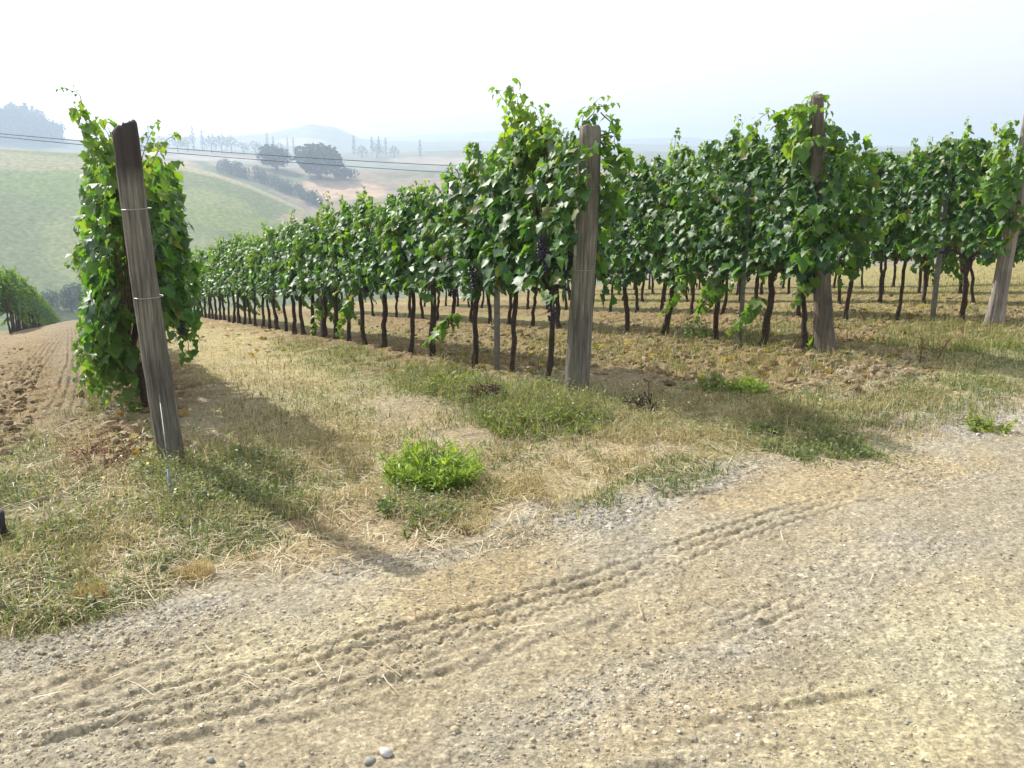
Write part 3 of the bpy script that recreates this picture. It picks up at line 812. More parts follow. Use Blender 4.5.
vine_rng = np.random.default_rng(99)
VARIANTS = []
def make_vine(seed, label, group, loc, rz=None, n=330, lean=0.0, r=.03, bunches=0, **kw):
    rng = np.random.default_rng(seed)
    t = thing('grapevine', label, 'grapevine', loc, ROWANG if rz is None else rz, group)
    g, gs = foliage(rng, n, **kw)
    g.build('foliage', M_LEAF, t); gs.build('shoot_growth', M_CANE, t)
    trunk_geo(rng, lean, r).build('trunk', M_BARK, t)
    for b in range(bunches):
        add_bunch(t, (rng.uniform(-.3, .3), rng.choice([-1, 1, 1]) * rng.uniform(.14, .3), rng.uniform(.76, .98)), b, rng.uniform(.85, 1.2))
    return t
def copy_vine(p, label, group, loc, rz, sc):
    t = p.copy(); COL.objects.link(t); t.location = [float(c) for c in loc]; t.rotation_euler = (0, 0, rz); t.scale = sc; t['label'] = label
    if group: t['group'] = group
    elif 'group' in t: del t['group']
    for ch in p.children:
        c = ch.copy(); COL.objects.link(c); c.parent = t
    return t

def row_pt(k, s):
    b = BASES[k]; x, y = b[0] + D[0] * s, b[1] + D[1] * s
    return np.array([x, y, float(zf(x, y))])

def spots(k, pxs, n, step=.78):
    ss = [s_px(k, a, b) for a, b in pxs]
    while len(ss) < n: ss.append(ss[-1] + step * vine_rng.uniform(.9, 1.1))
    return ss[:n]

SPOT = {1: spots(1, [(150, 436)], 30), 2: spots(2, [(547, 380), (512, 385), (475, 365), (432, 373), (410, 366), (385, 364), (366, 361)], 36),
      3: spots(3, [(806, 350), (764, 345), (714, 349), (665, 342), (626, 342)], 24, .85), 4: spots(4, [(961, 322), (895, 324), (846, 320)], 22, .85)}
BASES[5] = BASES[4] + np.array([*(L * 2.58), 0]); BASES[6] = BASES[5] + np.array([*(L * 2.58), 0]); BASES[7] = BASES[6] + np.array([*(L * 2.58), 0])
SPOT[5] = list(.6 + np.arange(18) * .86); SPOT[6] = list(2 + np.arange(20) * .88); SPOT[7] = list(4 + np.arange(22) * .9)
NEAR = {1: 8, 2: 16, 3: 9, 4: 7, 5: 3, 6: 0, 7: 0}
for k in (2, 3, 4, 1, 5, 6, 7):
    for i, s in enumerate(SPOT[k]):
        loc = row_pt(k, s)
        side = 'vine' if k else ''
        named = i < (16 if k == 2 else 8 if k in (1, 3, 4) else 0)
        if named:
            lab = LOOK[k] + ORD[i] + ' along the ' + ROWNAME[k]; grp = {1: 'vines of the left row', 2: 'vines of the middle row', 3: 'vines of the brown post row', 4: 'vines of the right-edge row'}[k]
        else:
            lab = {1: 'far vine beyond the eighth of the leafy left row, lost among leaves', 2: 'small far vine beyond the sixteenth of the row ending at the bare middle post', 3: 'vine beyond the eighth of the brown post row, trunk glimpsed behind the middle row',
                   4: 'vine beyond the eighth of the right-edge row, trunk glimpsed between nearer trunks', 5: 'vine of the shaded row just behind the right-edge post row', 6: 'vine of the last but one row glimpsed at the back under the leaves', 7: 'vine of the very last row glimpsed at the back under the leaves'}[k]
            grp = {1: 'far vines of the left row', 2: 'far vines of the middle row', 3: 'far vines of the brown post row', 4: 'far vines of the right-edge row', 5: 'vines of the shaded back row', 6: 'vines of the last but one row', 7: 'vines of the last row'}[k]
        if i < NEAR[k]:
            kw = dict(n={3: 1000, 4: 1000}.get(k, 860), zhi={1: 1.64, 2: 1.80, 3: 2.06, 4: 2.08, 5: 1.95}[k] + vine_rng.normal(0, .05), zlo={1: .62, 2: .78, 3: .72, 4: .76, 5: .76}[k], hy=.28, shoots=2, lean=vine_rng.normal(0, .09), r=float(vine_rng.uniform(.023, .036)), bunches=[0, 1, 2, 3][vine_rng.integers(1, 4)], low=int(vine_rng.random() < .2))
            if k == 1:
                kw.update(over=.42 if i == 0 else 0, zhi=1.80 if i == 0 else kw['zhi'], low=[7, 5, 4, 3, 2, 2, 1, 1][i], low_side=1, zlo=[.56, .58, .6, .6, .6, .62, .62, .62][i], taper=.2 if i < 2 else .5, hy=[.31, .28, .25, .22, .22, .22, .22, .22][i], side=1, n=[1150, 1000][i] if i < 2 else 800, tall=.12, shoots=4)
            if k == 2 and i < 3: kw.update(over=[.38, 0, 0][i], zhi=[1.95, 1.94, 1.86][i], taper=.35, shoots=[5, 7, 4][i], tall=[.0, .22, .1][i], n=[900, 1050, 900][i], low=[0, 0, 1][i])
            if k == 2 and i == 3: kw.update(zhi=1.76)
            if k == 2 and 3 <= i <= 5: kw.update(shoots=3)
            if k == 2 and i in (9, 10): kw.update(low=4)
            if k == 3 and i == 0: kw.update(n=900, zhi=2.04, hx=.5, low=1, hy=.3)
            if k == 3 and i == 1: kw.update(zhi=2.08)
            if k == 3 and i == 2: kw.update(low=3)
            v = make_vine(1000 * k + i, lab, grp, loc, **kw)
            if i >= 2 or k > 3: VARIANTS.append((v, k))
        else:
            pool = [v for v, q in VARIANTS if (q == k or (k > 4 and q in (3, 4)))] or [v for v, q in VARIANTS]
            p = pool[vine_rng.integers(0, len(pool))]
            copy_vine(p, lab, grp, loc, ROWANG + (math.pi if vine_rng.random() < .5 else 0), (1, 1, float(vine_rng.uniform(.93, 1.07))))
# the low row beyond the track, far left
BASES[0] = BASES[1] - np.array([*(L * 2.6), 0])
pool = [v for v, q in VARIANTS if q == 2]
for i in range(76):
    s = 29 + i * .85
    copy_vine(pool[vine_rng.integers(0, len(pool))], 'small distant vine of the low row beyond the dirt track at the left edge', 'distant vines of the low row at left edge', row_pt(0, s), ROWANG + (math.pi if vine_rng.random() < .5 else 0), (1, 1, float(vine_rng.uniform(1.0, 1.18))))

# loose end-of-row growth: belongs to end vines
def end_shoots(vine, specs, seed):
    rng = np.random.default_rng(seed); g = Geo(); gs = Geo()
    import mathutils
    inv = np.array(mathutils.Matrix.Translation(vine.location) @ mathutils.Matrix.Rotation(vine.rotation_euler.z, 4, 'Z'))
    inv = np.linalg.inv(inv)
    for pts, l0, yg in specs:      # world polyline
        p = np.array(pts, float); p = (np.concatenate([p, np.ones((len(p), 1))], 1) @ inv.T)[:, :3]
        d = np.concatenate([[0], np.cumsum(np.linalg.norm(np.diff(p, axis=0), axis=1))]); k = max(6, int(d[-1] / .035)); q = np.linspace(0, d[-1], k)
        c = np.stack([np.interp(q, d, p[:, j]) for j in range(3)], 1) + rng.normal(0, .006, (k, 3))
        tube(gs, c, np.linspace(.006, .002, k), 5, cap=False)
        lp = np.repeat(c[1:], 2, 0); nn = len(lp); t = np.repeat(np.arange(1, k) / k, 2)
        out = rng.normal(0, 1, (nn, 3)); out[:, 2] = np.abs(out[:, 2]) * .5
        ti = YOUNG[rng.integers(0, 3, nn)] * rng.uniform(.7, 1.2, (nn, 1)) * yg + GREENS[rng.integers(0, 5, nn)] * (1 - yg)
        leaves(g, lp + norm(out) * .05, out + np.array([0, 0, .4]), norm(out) * .8 + np.array([0, 0, -.7]), l0 * (1.1 - .55 * t) * rng.uniform(.7, 1.2, nn), ti, rng)
    f = g.build('foliage', M_LEAF, vine); gs.build('shoot_growth', M_CANE, vine)
def U(b, lst, dy=0): return [up_at(b + np.array([0, dy, 0]), a, c) for a, c in lst]
V1 = [o for o in COL.objects if o.name.startswith('grapevine') and o.get('label', '').startswith(LOOK[1] + 'first ')][0]
V2 = [o for o in COL.objects if o.name.startswith('grapevine') and o.get('label', '').startswith(LOOK[2] + 'first ')][0]
V3 = [o for o in COL.objects if o.name.startswith('grapevine') and o.get('label', '').startswith(LOOK[3] + 'first ')][0]
V4 = [o for o in COL.objects if o.name.startswith('grapevine') and o.get('label', '').startswith(LOOK[4] + 'first ')][0]; B4 = np.array(V4.location)
B1 = np.array(V1.location); B2 = np.array(V2.location); B3 = np.array(V3.location)
end_shoots(V1, [(U(B1, [(118, 250), (102, 190), (86, 140), (74, 104)]), .12, .75), (U(B1, [(125, 210), (108, 160), (94, 130), (82, 112)], .2), .12, .6), (U(B1, [(112, 200), (112, 150), (104, 118)], .1), .1, .8),
                (U(B1, [(112, 330), (106, 370), (112, 400)], -.1), .1, .5), (U(B1, [(138, 250), (122, 170), (108, 128)], .15), .11, .6), (U(B1, [(140, 220), (150, 170), (158, 148)], .2), .11, .4), (U(B1, [(148, 240), (164, 190), (172, 165)], .12), .12, .3), (U(B1, [(128, 200), (116, 160), (108, 140)], .25), .11, .6), (U(B1, [(156, 230), (176, 210), (184, 240)], .1), .12, .25), (U(B1, [(142, 190), (132, 160), (122, 138)], .3), .1, .5), (U(B1, [(125, 340), (128, 385), (136, 420)], -.15), .11, .4), (U(B1, [(118, 360), (100, 378), (88, 382)], -.1), .08, .9),
                (U(B1, [(160, 160), (170, 190), (176, 240)], -.05), .12, .3), (U(B1, [(165, 220), (186, 260), (192, 330)], .0), .13, .1), (U(B1, [(168, 280), (186, 330), (190, 360)], .05), .13, .1), (U(B1, [(100, 180), (80, 96), (66, 88), (56, 90)], .3), .035, .1)], 1)
end_shoots(V2, [(U(B2, [(540, 200), (530, 140), (518, 105), (512, 84)], .3), .11, .85), (U(B2, [(530, 170), (512, 110), (498, 92)], .3), .09, .9), (U(B2, [(548, 180), (545, 140), (535, 112)], .1), .12, .5), (U(B2, [(560, 200), (576, 150), (584, 115), (600, 98)], .0), .085, .9), (U(B2, [(578, 130), (596, 108), (612, 104)], .0), .075, .8), (U(B2, [(600, 112), (616, 125), (614, 142)], -.05), .085, .1),
                (U(B2, [(550, 240), (562, 200), (566, 150)]), .12, .3), (U(B2, [(535, 240), (548, 220), (560, 190)], -.05), .12, .5), (U(B2, [(560, 250), (570, 215), (572, 180)], -.05), .12, .25)], 2)
end_shoots(V3, [(U(B3, [(800, 160), (812, 120), (822, 98)], -.12), .11, .6), (U(B3, [(770, 130), (795, 108), (826, 94)], -.1), .1, .7), (U(B3, [(815, 125), (835, 130), (834, 150)], -.1), .11, .5), (U(B3, [(790, 150), (806, 130), (820, 122)], -.15), .12, .5), (U(B3, [(800, 200), (808, 170), (806, 130)], -.1), .13, .3), (U(BASES[3], [(798, 150), (816, 138), (828, 142)], -.2), .12, .35), (U(BASES[3], [(802, 235), (818, 225), (830, 240)], -.2), .13, .2), (U(BASES[3], [(796, 260), (814, 250), (826, 262)], -.2), .13, .2), (U(BASES[3], [(806, 215), (822, 205), (834, 220)], -.18), .12, .25), (U(BASES[3], [(790, 120), (808, 108), (824, 112)], -.16), .1, .5), (U(B3, [(740, 160), (752, 125), (770, 112)], .1), .07, .9),
                (U(B3, [(820, 330), (818, 345), (822, 360)], -.15), .1, .55), (U(B3, [(815, 335), (828, 345), (826, 352)], -.17), .1, .5)], 3)
end_shoots(V4, [(U(BASES[4], [(985, 200), (1000, 160), (1012, 130)], -.2), .12, .5), (U(BASES[4], [(1000, 210), (1016, 180), (1024, 150)], -.22), .13, .3), (U(BASES[4], [(1005, 230), (1024, 210), (1040, 190)], -.22), .13, .2), (U(BASES[4], [(1020, 180), (1032, 140), (1040, 110)], -.22), .12, .5), (U(BASES[4], [(990, 160), (1005, 135), (1016, 120)], .1), .11, .6)], 4)
for q, (a, c) in enumerate([(541, 244), (546, 256), (560, 252), (566, 262), (552, 308), (571, 250)]):
    pz = up_at(B2 + np.array([-.05, -.36, 0]), a, c) - B2; ca, sa = math.cos(-ROWANG), math.sin(-ROWANG)
    add_bunch(V2, (pz[0] * ca - pz[1] * sa, pz[0] * sa + pz[1] * ca, pz[2] + .08), q, 1.25)

# ------------------------------------------------------------------ stakes and wires of the rows
def stake(label, k, px, py, hgt, r, mt=M_STAKE, grp=None):
    b = row_pt(k, s_px(k, px, py)); rng = np.random.default_rng(int(px))
    g = Geo(); tube(g, [(0, 0, -.15), (.003, 0, hgt * .5), (rng.normal(0, .02), rng.normal(0, .01), hgt)], r, 8, rough=.02, rng=rng)
    o = g.build('stake', mt); o.location = b; tag(o, label, 'stake', grp)
stake('thin grey stake beside the vine trunks left of the bare middle post', 2, 497, 375, 1.75, .027)
stake('slim grey stake farther down the row of the middle post, among small trunks', 2, 323, 350, 1.7, .027)
stake('slim grey stake carrying the row of the leaf-topped brown post', 3, 739, 351, 1.8, .024)
stake('dark grey stake between trunks of the row at the pale right-edge post', 4, 932, 322, 1.85, .032)
for k, lb in ((2, 'thin wire along the trunks of the row at the bare middle post'), (3, 'thin wire along the trunks of the row at the leaf-topped brown post'), (4, 'thin wire along the trunks of the row at the pale post')):
    pts = np.array([row_pt(k, s) + np.array([0, 0, .74]) for s in np.linspace(.05, 22, 60)])
    g = Geo(); tube(g, pts, .0025, 4, cap=False); tag(g.build('trellis_wire', M_WIRE), lb, 'wire')

# ------------------------------------------------------------------ grass, weeds, straw, gravel
def scatter(rng, items):
    P = []
    for cx, cy, rx, ry, rot, n in items:
        a = rng.uniform(0, 2 * math.pi, n); r = np.sqrt(rng.uniform(0, 1, n)) * (1 + .15 * rng.normal(size=n))
        dx, dy = np.cos(a) * r * rx, np.sin(a) * r * ry; c, s_ = math.cos(R(rot)), math.sin(R(rot))
        P.append(np.stack([cx + dx * c - dy * s_, cy + dx * s_ + dy * c], 1))
    P = np.concatenate(P); return at(P[:, 0], P[:, 1])
def clump(p, rng, f=.55, sc=2.5, seed=0):
    m = fbm(p[:, 0] * sc, p[:, 1] * sc, 3, seed); return p[m > np.quantile(m, 1 - f)]
def blades(name, p, hgt, wid, lean, cols, rng, label, cat='grass', mt=None, kind='stuff'):
    n = len(p); a = rng.uniform(0, 2 * math.pi, n); h = hgt[0] + (hgt[1] - hgt[0]) * rng.beta(1.3, 2.2, n)
    ln = lean[0] + (lean[1] - lean[0]) * rng.random(n)
    d = np.stack([np.cos(a), np.sin(a), np.zeros(n)], 1); b = a + math.pi / 2 + rng.normal(0, .6, n); s = np.stack([np.cos(b), np.sin(b), np.zeros(n)], 1)
    w = (wid[0] + (wid[1] - wid[0]) * rng.random(n))[:, None]; Z = np.array([0, 0, 1.0]); h = h[:, None]; ln = ln[:, None]
    p = p - Z * .012
    mid = p + Z * h * .55 * (1 - ln * .25) + d * h * ln * .25; tip = p + Z * h * (1 - ln * .62) + d * h * ln * .9
    V = np.stack([p - s * w, p + s * w, mid - s * w * .7, mid + s * w * .7, tip], 1)
    T = np.array([[0, 1, 3], [0, 3, 2], [2, 3, 4]]); F = (T[None] + (np.arange(n) * 5)[:, None, None]).reshape(-1, 3)
    cols = np.array(cols); C = cols[rng.integers(0, len(cols), n)] * rng.uniform(.7, 1.3, (n, 1))
    o = mk(name, V, F, mt or M_GRASS, None, np.repeat(C, 5, 0)); return tag(o, label, cat, None, kind)
rng = np.random.default_rng(314)
GG = [(.13, .19, .05), (.17, .23, .06), (.11, .16, .06), (.22, .26, .09), (.27, .27, .11)]
p = scatter(rng, [(170, 522, 150, 45, -8, 8500), (60, 590, 130, 38, -12, 4300), (235, 475, 70, 40, 0, 4500), (20, 515, 50, 40, 0, 1500), (20, 465, 40, 35, 0, 700), (330, 450, 60, 80, 15, 2600), (440, 490, 60, 28, 0, 2600),
                  (330, 357, 70, 14, 8, 3500), (445, 385, 65, 18, 8, 7500), (540, 410, 75, 26, 0, 9000), (850, 410, 160, 22, -3, 6000), (690, 468, 110, 20, -20, 2800), (800, 440, 95, 20, 8, 6500), (985, 372, 90, 24, -2, 6000), (760, 335, 35, 18, 0, 1500), (880, 300, 160, 30, 0, 3000), (480, 340, 120, 20, 5, 2200), (300, 410, 110, 70, 15, 5000), (700, 420, 140, 30, 5, 3500), (640, 330, 120, 26, 0, 3200), (860, 320, 160, 36, 0, 5600), (900, 285, 160, 20, 0, 4000), (60, 460, 60, 70, 0, 1800), (500, 440, 110, 30, 10, 2500)])
p = clump(p, rng, .62, 3.0, 5)
blades('green_grass', p, (.02, .12), (.0016, .0042), (.2, 1.0), GG, rng, 'short green grass patches on the verge and between the rows')
YY = [(.42, .34, .15), (.36, .29, .13), (.50, .42, .22), (.30, .26, .11)]
p = scatter(rng, [(110, 572, 70, 24, -15, 5500), (195, 562, 45, 18, -10, 3000), (180, 520, 170, 60, -8, 8500), (60, 585, 130, 40, -12, 4500), (250, 360, 95, 28, 10, 6500), (300, 430, 85, 65, 25, 7000), (430, 470, 130, 60, 15, 5000), (560, 470, 110, 40, -12, 5000), (640, 420, 90, 30, 15, 4500),
                  (760, 400, 130, 25, 0, 5500), (900, 375, 140, 28, 0, 6000), (620, 300, 60, 16, 0, 2000), (920, 278, 150, 20, 0, 6000), (850, 420, 170, 26, -3, 4000), (60, 430, 60, 90, 8, 1500), (480, 340, 120, 20, 5, 2500), (720, 345, 160, 34, 2, 6500), (100, 470, 60, 30, 0, 1500), (900, 320, 150, 30, 0, 4500), (540, 345, 120, 26, 5, 3000), (90, 400, 40, 70, 20, 2500)])
p = clump(p, rng, .58, 3.2, 15)
blades('dry_grass', p, (.02, .15), (.0014, .0035), (.3, 1.25), YY, rng, 'bleached dry grass across the verge and aisle')
p = scatter(rng, [(445, 384, 50, 16, 8, 3600), (545, 412, 62, 22, 0, 3800), (900, 278, 190, 17, 0, 8000), (640, 292, 120, 14, 0, 3500), (960, 340, 80, 16, 0, 2500), (330, 352, 60, 8, 6, 1200), (770, 340, 40, 14, 0, 700), (730, 345, 170, 34, 2, 4200), (490, 345, 120, 22, 4, 1700), (900, 322, 130, 22, 0, 2600), (100, 380, 16, 40, 4, 900), (205, 470, 60, 26, 0, 700)])
p = clump(p, rng, .72, 2.4, 35)
blades('tall_grass', p, (.06, .24), (.002, .005), (.2, 1.0), [(.22, .25, .06), (.28, .28, .09), (.17, .21, .06), (.32, .28, .12)], rng, 'taller yellow-green grass along the row feet and beyond the right-hand rows')
# lying straw
p = scatter(rng, [(100, 580, 120, 34, -12, 1100), (250, 545, 120, 34, 0, 700), (430, 500, 120, 60, 0, 1100), (650, 440, 150, 50, 0, 1300), (880, 400, 150, 40, 0, 900), (120, 480, 120, 60, 0, 900), (300, 420, 100, 80, 0, 1200), (500, 610, 420, 60, -12, 120)])
n = len(p); a = rng.uniform(0, 6.28, n); ln = rng.uniform(.03, .17, n)[:, None]; d = np.stack([np.cos(a), np.sin(a), rng.normal(.08, .12, n)], 1); s = np.stack([-np.sin(a), np.cos(a), np.zeros(n)], 1) * rng.uniform(.001, .0026, n)[:, None]
z0 = np.array([0, 0, .018]); m = p + z0 + d * ln * .5 + rng.normal(0, .008, (n, 3))
V = np.stack([p + z0 - s, p + z0 + s, m + s, m - s, p + z0 + d * ln * np.array([1, 1, .3]) + rng.normal(0, .006, (n, 3))], 1)
F4 = (np.array([[0, 1, 2, 3]])[None] + (np.arange(n) * 5)[:, None, None]).reshape(-1, 4); F3 = (np.array([[3, 2, 4]])[None] + (np.arange(n) * 5)[:, None, None]).reshape(-1, 3)
C = np.array([(.55, .47, .30), (.62, .57, .42), (.42, .34, .2), (.33, .24, .13)])[rng.integers(0, 4, n)]
tag(mk('straw_litter', V, [F4, F3], M_GRASS, None, np.repeat(C, 5, 0)), 'loose pale straw strewn on the verge and road edge', 'straw', None, 'stuff')
# broadleaved weeds as ground cover
WW = np.array([(.16, .21, .08), (.13, .18, .08), (.22, .25, .14), (.24, .26, .13)])
p = scatter(rng, [(215, 470, 80, 38, 0, 3600), (200, 500, 90, 30, 0, 2200), (150, 470, 30, 30, 0, 600), (540, 405, 80, 28, 0, 6000), (440, 392, 70, 18, 8, 2500), (430, 500, 45, 26, 0, 1500), (120, 530, 120, 40, -8, 1600), (50, 600, 90, 28, -8, 900), (700, 345, 50, 16, 0, 900), (820, 440, 100, 20, 8, 1600), (740, 395, 90, 16, 0, 1500), (330, 400, 80, 60, 10, 1500), (680, 425, 80, 20, 12, 1500), (950, 380, 90, 24, 0, 1500), (25, 500, 40, 60, 0, 700)])
p = clump(p, rng, .7, 3.5, 25); n = len(p)
hh = rng.beta(1.2, 2, n)[:, None] * .11; q = p + np.array([0, 0, 1]) * hh + rng.normal(0, .03, (n, 3)) * np.array([1, 1, 0])
g = Geo(); up = rng.normal(0, .5, (n, 3)) + np.array([0, 0, 1])
leaves(g, q, up, rng.normal(0, 1, (n, 3)), rng.uniform(.008, .026, n), WW[rng.integers(0, 4, n)] * rng.uniform(.7, 1.3, (n, 1)), rng, DIAM * np.array([1.5, 1]), DIAMQ, True)
tag(g.build('weeds', M_WEED), 'low leafy weeds around the post feet and along the verge', 'weeds', None, 'stuff')
# small white blossoms and pale scraps among the weeds
p = scatter(rng, [(200, 460, 60, 30, 0, 34), (160, 500, 90, 30, 0, 20), (560, 410, 60, 20, 0, 24), (300, 470, 200, 60, 0, 24), (700, 400, 150, 30, 0, 40)]); n = len(p)
g = Geo(); leaves(g, p + np.array([0, 0, 1]) * rng.uniform(.03, .12, (n, 1)), rng.normal(0, .4, (n, 3)) + np.array([0, -.3, 1]), rng.normal(0, 1, (n, 3)), rng.uniform(.009, .019, n), np.tile([[.7, .7, .62]], (n, 1)), rng, DIAM * np.array([2.2, 1]), DIAMQ, True)
tag(g.build('white_blossoms', M_WEED), 'tiny white blossoms dotted among the verge weeds', 'blossoms', None, 'stuff')
# reddish prunings by the left track
p = scatter(rng, [(105, 462, 34, 8, -6, 170), (120, 448, 30, 12, 0, 80)])
g = Geo()
for q in p:
    a = rng.uniform(0, 6.28); ln = rng.uniform(.02, .07); d = np.array([math.cos(a), math.sin(a), rng.normal(.15, .2)]) * ln
    tube(g, [q + np.array([0, 0, .015]), q + np.array([0, 0, .03]) + d], .003, 4, C=np.array([.17, .075, .05]) * rng.uniform(.6, 1.5), cap=False)
tag(g.build('red_prunings', M_STONE), 'patch of reddish twigs lying left of the leaning post', 'twigs', None, 'stuff')

# fallen leaves under the rows, tall dry stalks of the verge
p = scatter(rng, [(480, 350, 130, 26, 5, 220), (740, 345, 170, 40, 3, 320), (920, 325, 110, 24, 0, 160), (250, 340, 80, 14, 5, 80), (150, 430, 40, 40, 0, 70)]); n = len(p)
g = Geo(); leaves(g, p + np.array([0, 0, .02]), rng.normal(0, .35, (n, 3)) + np.array([0, 0, 1]), rng.normal(0, 1, (n, 3)), rng.uniform(.05, .1, n), np.array([(.26, .17, .07), (.20, .13, .07), (.33, .26, .13), (.2, .2, .08)])[rng.integers(0, 4, n)] * rng.uniform(.7, 1.2, (n, 1)), rng)
tag(g.build('leaf_litter', M_WEED), 'fallen brown vine leaves on the soil under the rows', 'leaves', None, 'stuff')
p = scatter(rng, [(180, 500, 150, 50, -8, 260), (60, 585, 110, 36, -12, 170), (560, 420, 90, 30, 0, 320), (440, 392, 70, 18, 5, 260), (330, 440, 90, 70, 10, 260), (700, 440, 130, 30, 0, 260), (860, 400, 150, 26, 0, 280), (230, 460, 60, 40, 0, 120)])
blades('dry_stalks', p, (.1, .34), (.0012, .0022), (.1, .9), [(.42, .35, .18), (.30, .30, .11), (.36, .27, .14), (.24, .27, .09)], rng, 'tall dry grass stalks standing above the verge weeds')

# gravel
iv, jf = ico()
def stones(name, p, smin, smax, cols, rng, sink=.35, pw=2.5):
    n = len(p); s = smin + (smax - smin) * rng.random(n)**pw
    sc = s[:, None] * rng.uniform(.6, 1.2, (n, 3)) * np.array([1, 1, .7]); a = rng.uniform(0, 6.28, n)
    v = iv[None] * (1 + rng.normal(0, .16, (n, 12, 1))) * sc[:, None]
    x = v[..., 0] * np.cos(a)[:, None] - v[..., 1] * np.sin(a)[:, None]; y = v[..., 0] * np.sin(a)[:, None] + v[..., 1] * np.cos(a)[:, None]
    V = np.stack([x, y, v[..., 2]], -1) + (p + np.stack([np.zeros(n), np.zeros(n), s * sink], 1))[:, None]
    F = (jf[None] + (np.arange(n) * 12)[:, None, None]).reshape(-1, 3)
    C = np.array(cols)[rng.integers(0, len(cols), n)] * rng.uniform(.75, 1.25, (n, 1))
    return mk(name, V, F, M_STONE, None, np.repeat(C, 12, 0), False)
u = rng.random((19000, 2)); bx = u[:, 0] * 1300 - 130; by = np.interp(bx, BOUND[:, 0], BOUND[:, 1]); p = at(bx, by - 12 + (800 - by) * u[:, 1]**.9)
p = p[fbm(p[:, 0] * 3, p[:, 1] * 3, 3, 45) > .42]
p2_ = scatter(rng, [(865, 375, 60, 18, 4, 1600), (970, 415, 90, 20, -4, 2400), (680, 490, 120, 18, -18, 2600), (560, 525, 90, 16, -15, 2200), (400, 560, 90, 14, -6, 1600), (110, 640, 130, 22, -14, 2200), (900, 470, 100, 14, 2, 1200), (640, 690, 130, 40, -18, 1500), (840, 590, 140, 50, -20, 1500), (300, 660, 250, 60, -18, 1500)])
tag(stones('gravel', np.concatenate([p, p2_]),   .0016, .0085, [(.34, .30, .22), (.37, .34, .27), (.28, .26, .22), (.45, .41, .33), (.32, .26, .17), (.35, .29, .19)], rng, .12, 4.5), 'loose gravel scattered over the dirt road', 'gravel', None, 'stuff')
p = scatter(rng, [(300, 660, 320, 70, -15, 50), (800, 600, 220, 110, -15, 60), (660, 490, 140, 22, -16, 90), (960, 420, 90, 22, 0, 90), (110, 640, 120, 24, -14, 60), (560, 720, 300, 40, 0, 25)])
tag(stones('pebbles', p, .005, .016, [(.34, .30, .22), (.40, .36, .28), (.28, .25, .20), (.44, .40, .31)], rng, -.05, 2.5), 'scattered larger pebbles half bedded in the dirt road', 'pebbles', None, 'stuff')
p = scatter(rng, [(740, 348, 180, 40, 3, 1700), (480, 345, 120, 22, 5, 650), (930, 318, 120, 22, 2, 700), (8, 400, 30, 60, 15, 420), (95, 440, 30, 40, 10, 160), (865, 372, 70, 20, 0, 300)])
tag(stones('clods', p, .008, .05, [(.23, .17, .10), (.20, .145, .085), (.26, .20, .125)], rng, .2, 2.2), 'brown clods of ploughed earth under the rows', 'clods', None, 'stuff')
# single stones and scraps that stand out
def big_stone(label, px, py, w, col, seed, flat=.6, name='stone'):
    rng = np.random.default_rng(seed); b = at(px, py)
    v = I2V * (1 + .22 * (vn(I2V[:, 0] * 2 + seed, I2V[:, 1] * 2 + I2V[:, 2], seed)[:, None] - .5)) * (1 + rng.normal(0, .03, (len(I2V), 1))) * np.array([w, w * .75, w * flat]) 
    o = mk(name, v, I2F, M_STONE, None, np.tile(col, (len(v), 1)), True); o.location = b + np.array([0, 0, w * flat * .45]); o.rotation_euler = (0, 0, rng.uniform(0, 3)); tag(o, label, 'stone')
big_stone('smooth grey pebble at the bottom edge, left of its pale companion', 210, 759, .012, (.28, .28, .26), 1)
big_stone('pale pointed pebble at the bottom edge, right of the grey one', 241, 761, .012, (.40, .37, .30), 2, .8)
big_stone('knobbly pale grey rock at the bottom edge, largest on the road', 386, 752, .022, (.44, .43, .42), 3, .6)
big_stone('dark wedge of stone touching the knobbly pale rock', 370, 760, .02, (.2, .21, .19), 4, .4)
big_stone('buff pebble alone on the road below the tyre tracks', 411, 680, .013, (.48, .44, .36), 5)
big_stone('brown clod with pale crumbs near the bottom centre of the road', 455, 727, .018, (.36, .30, .21), 6)
big_stone('rounded pale stone half hidden in grass below the leaning post', 172, 540, .035, (.36, .34, .26), 7, .6)

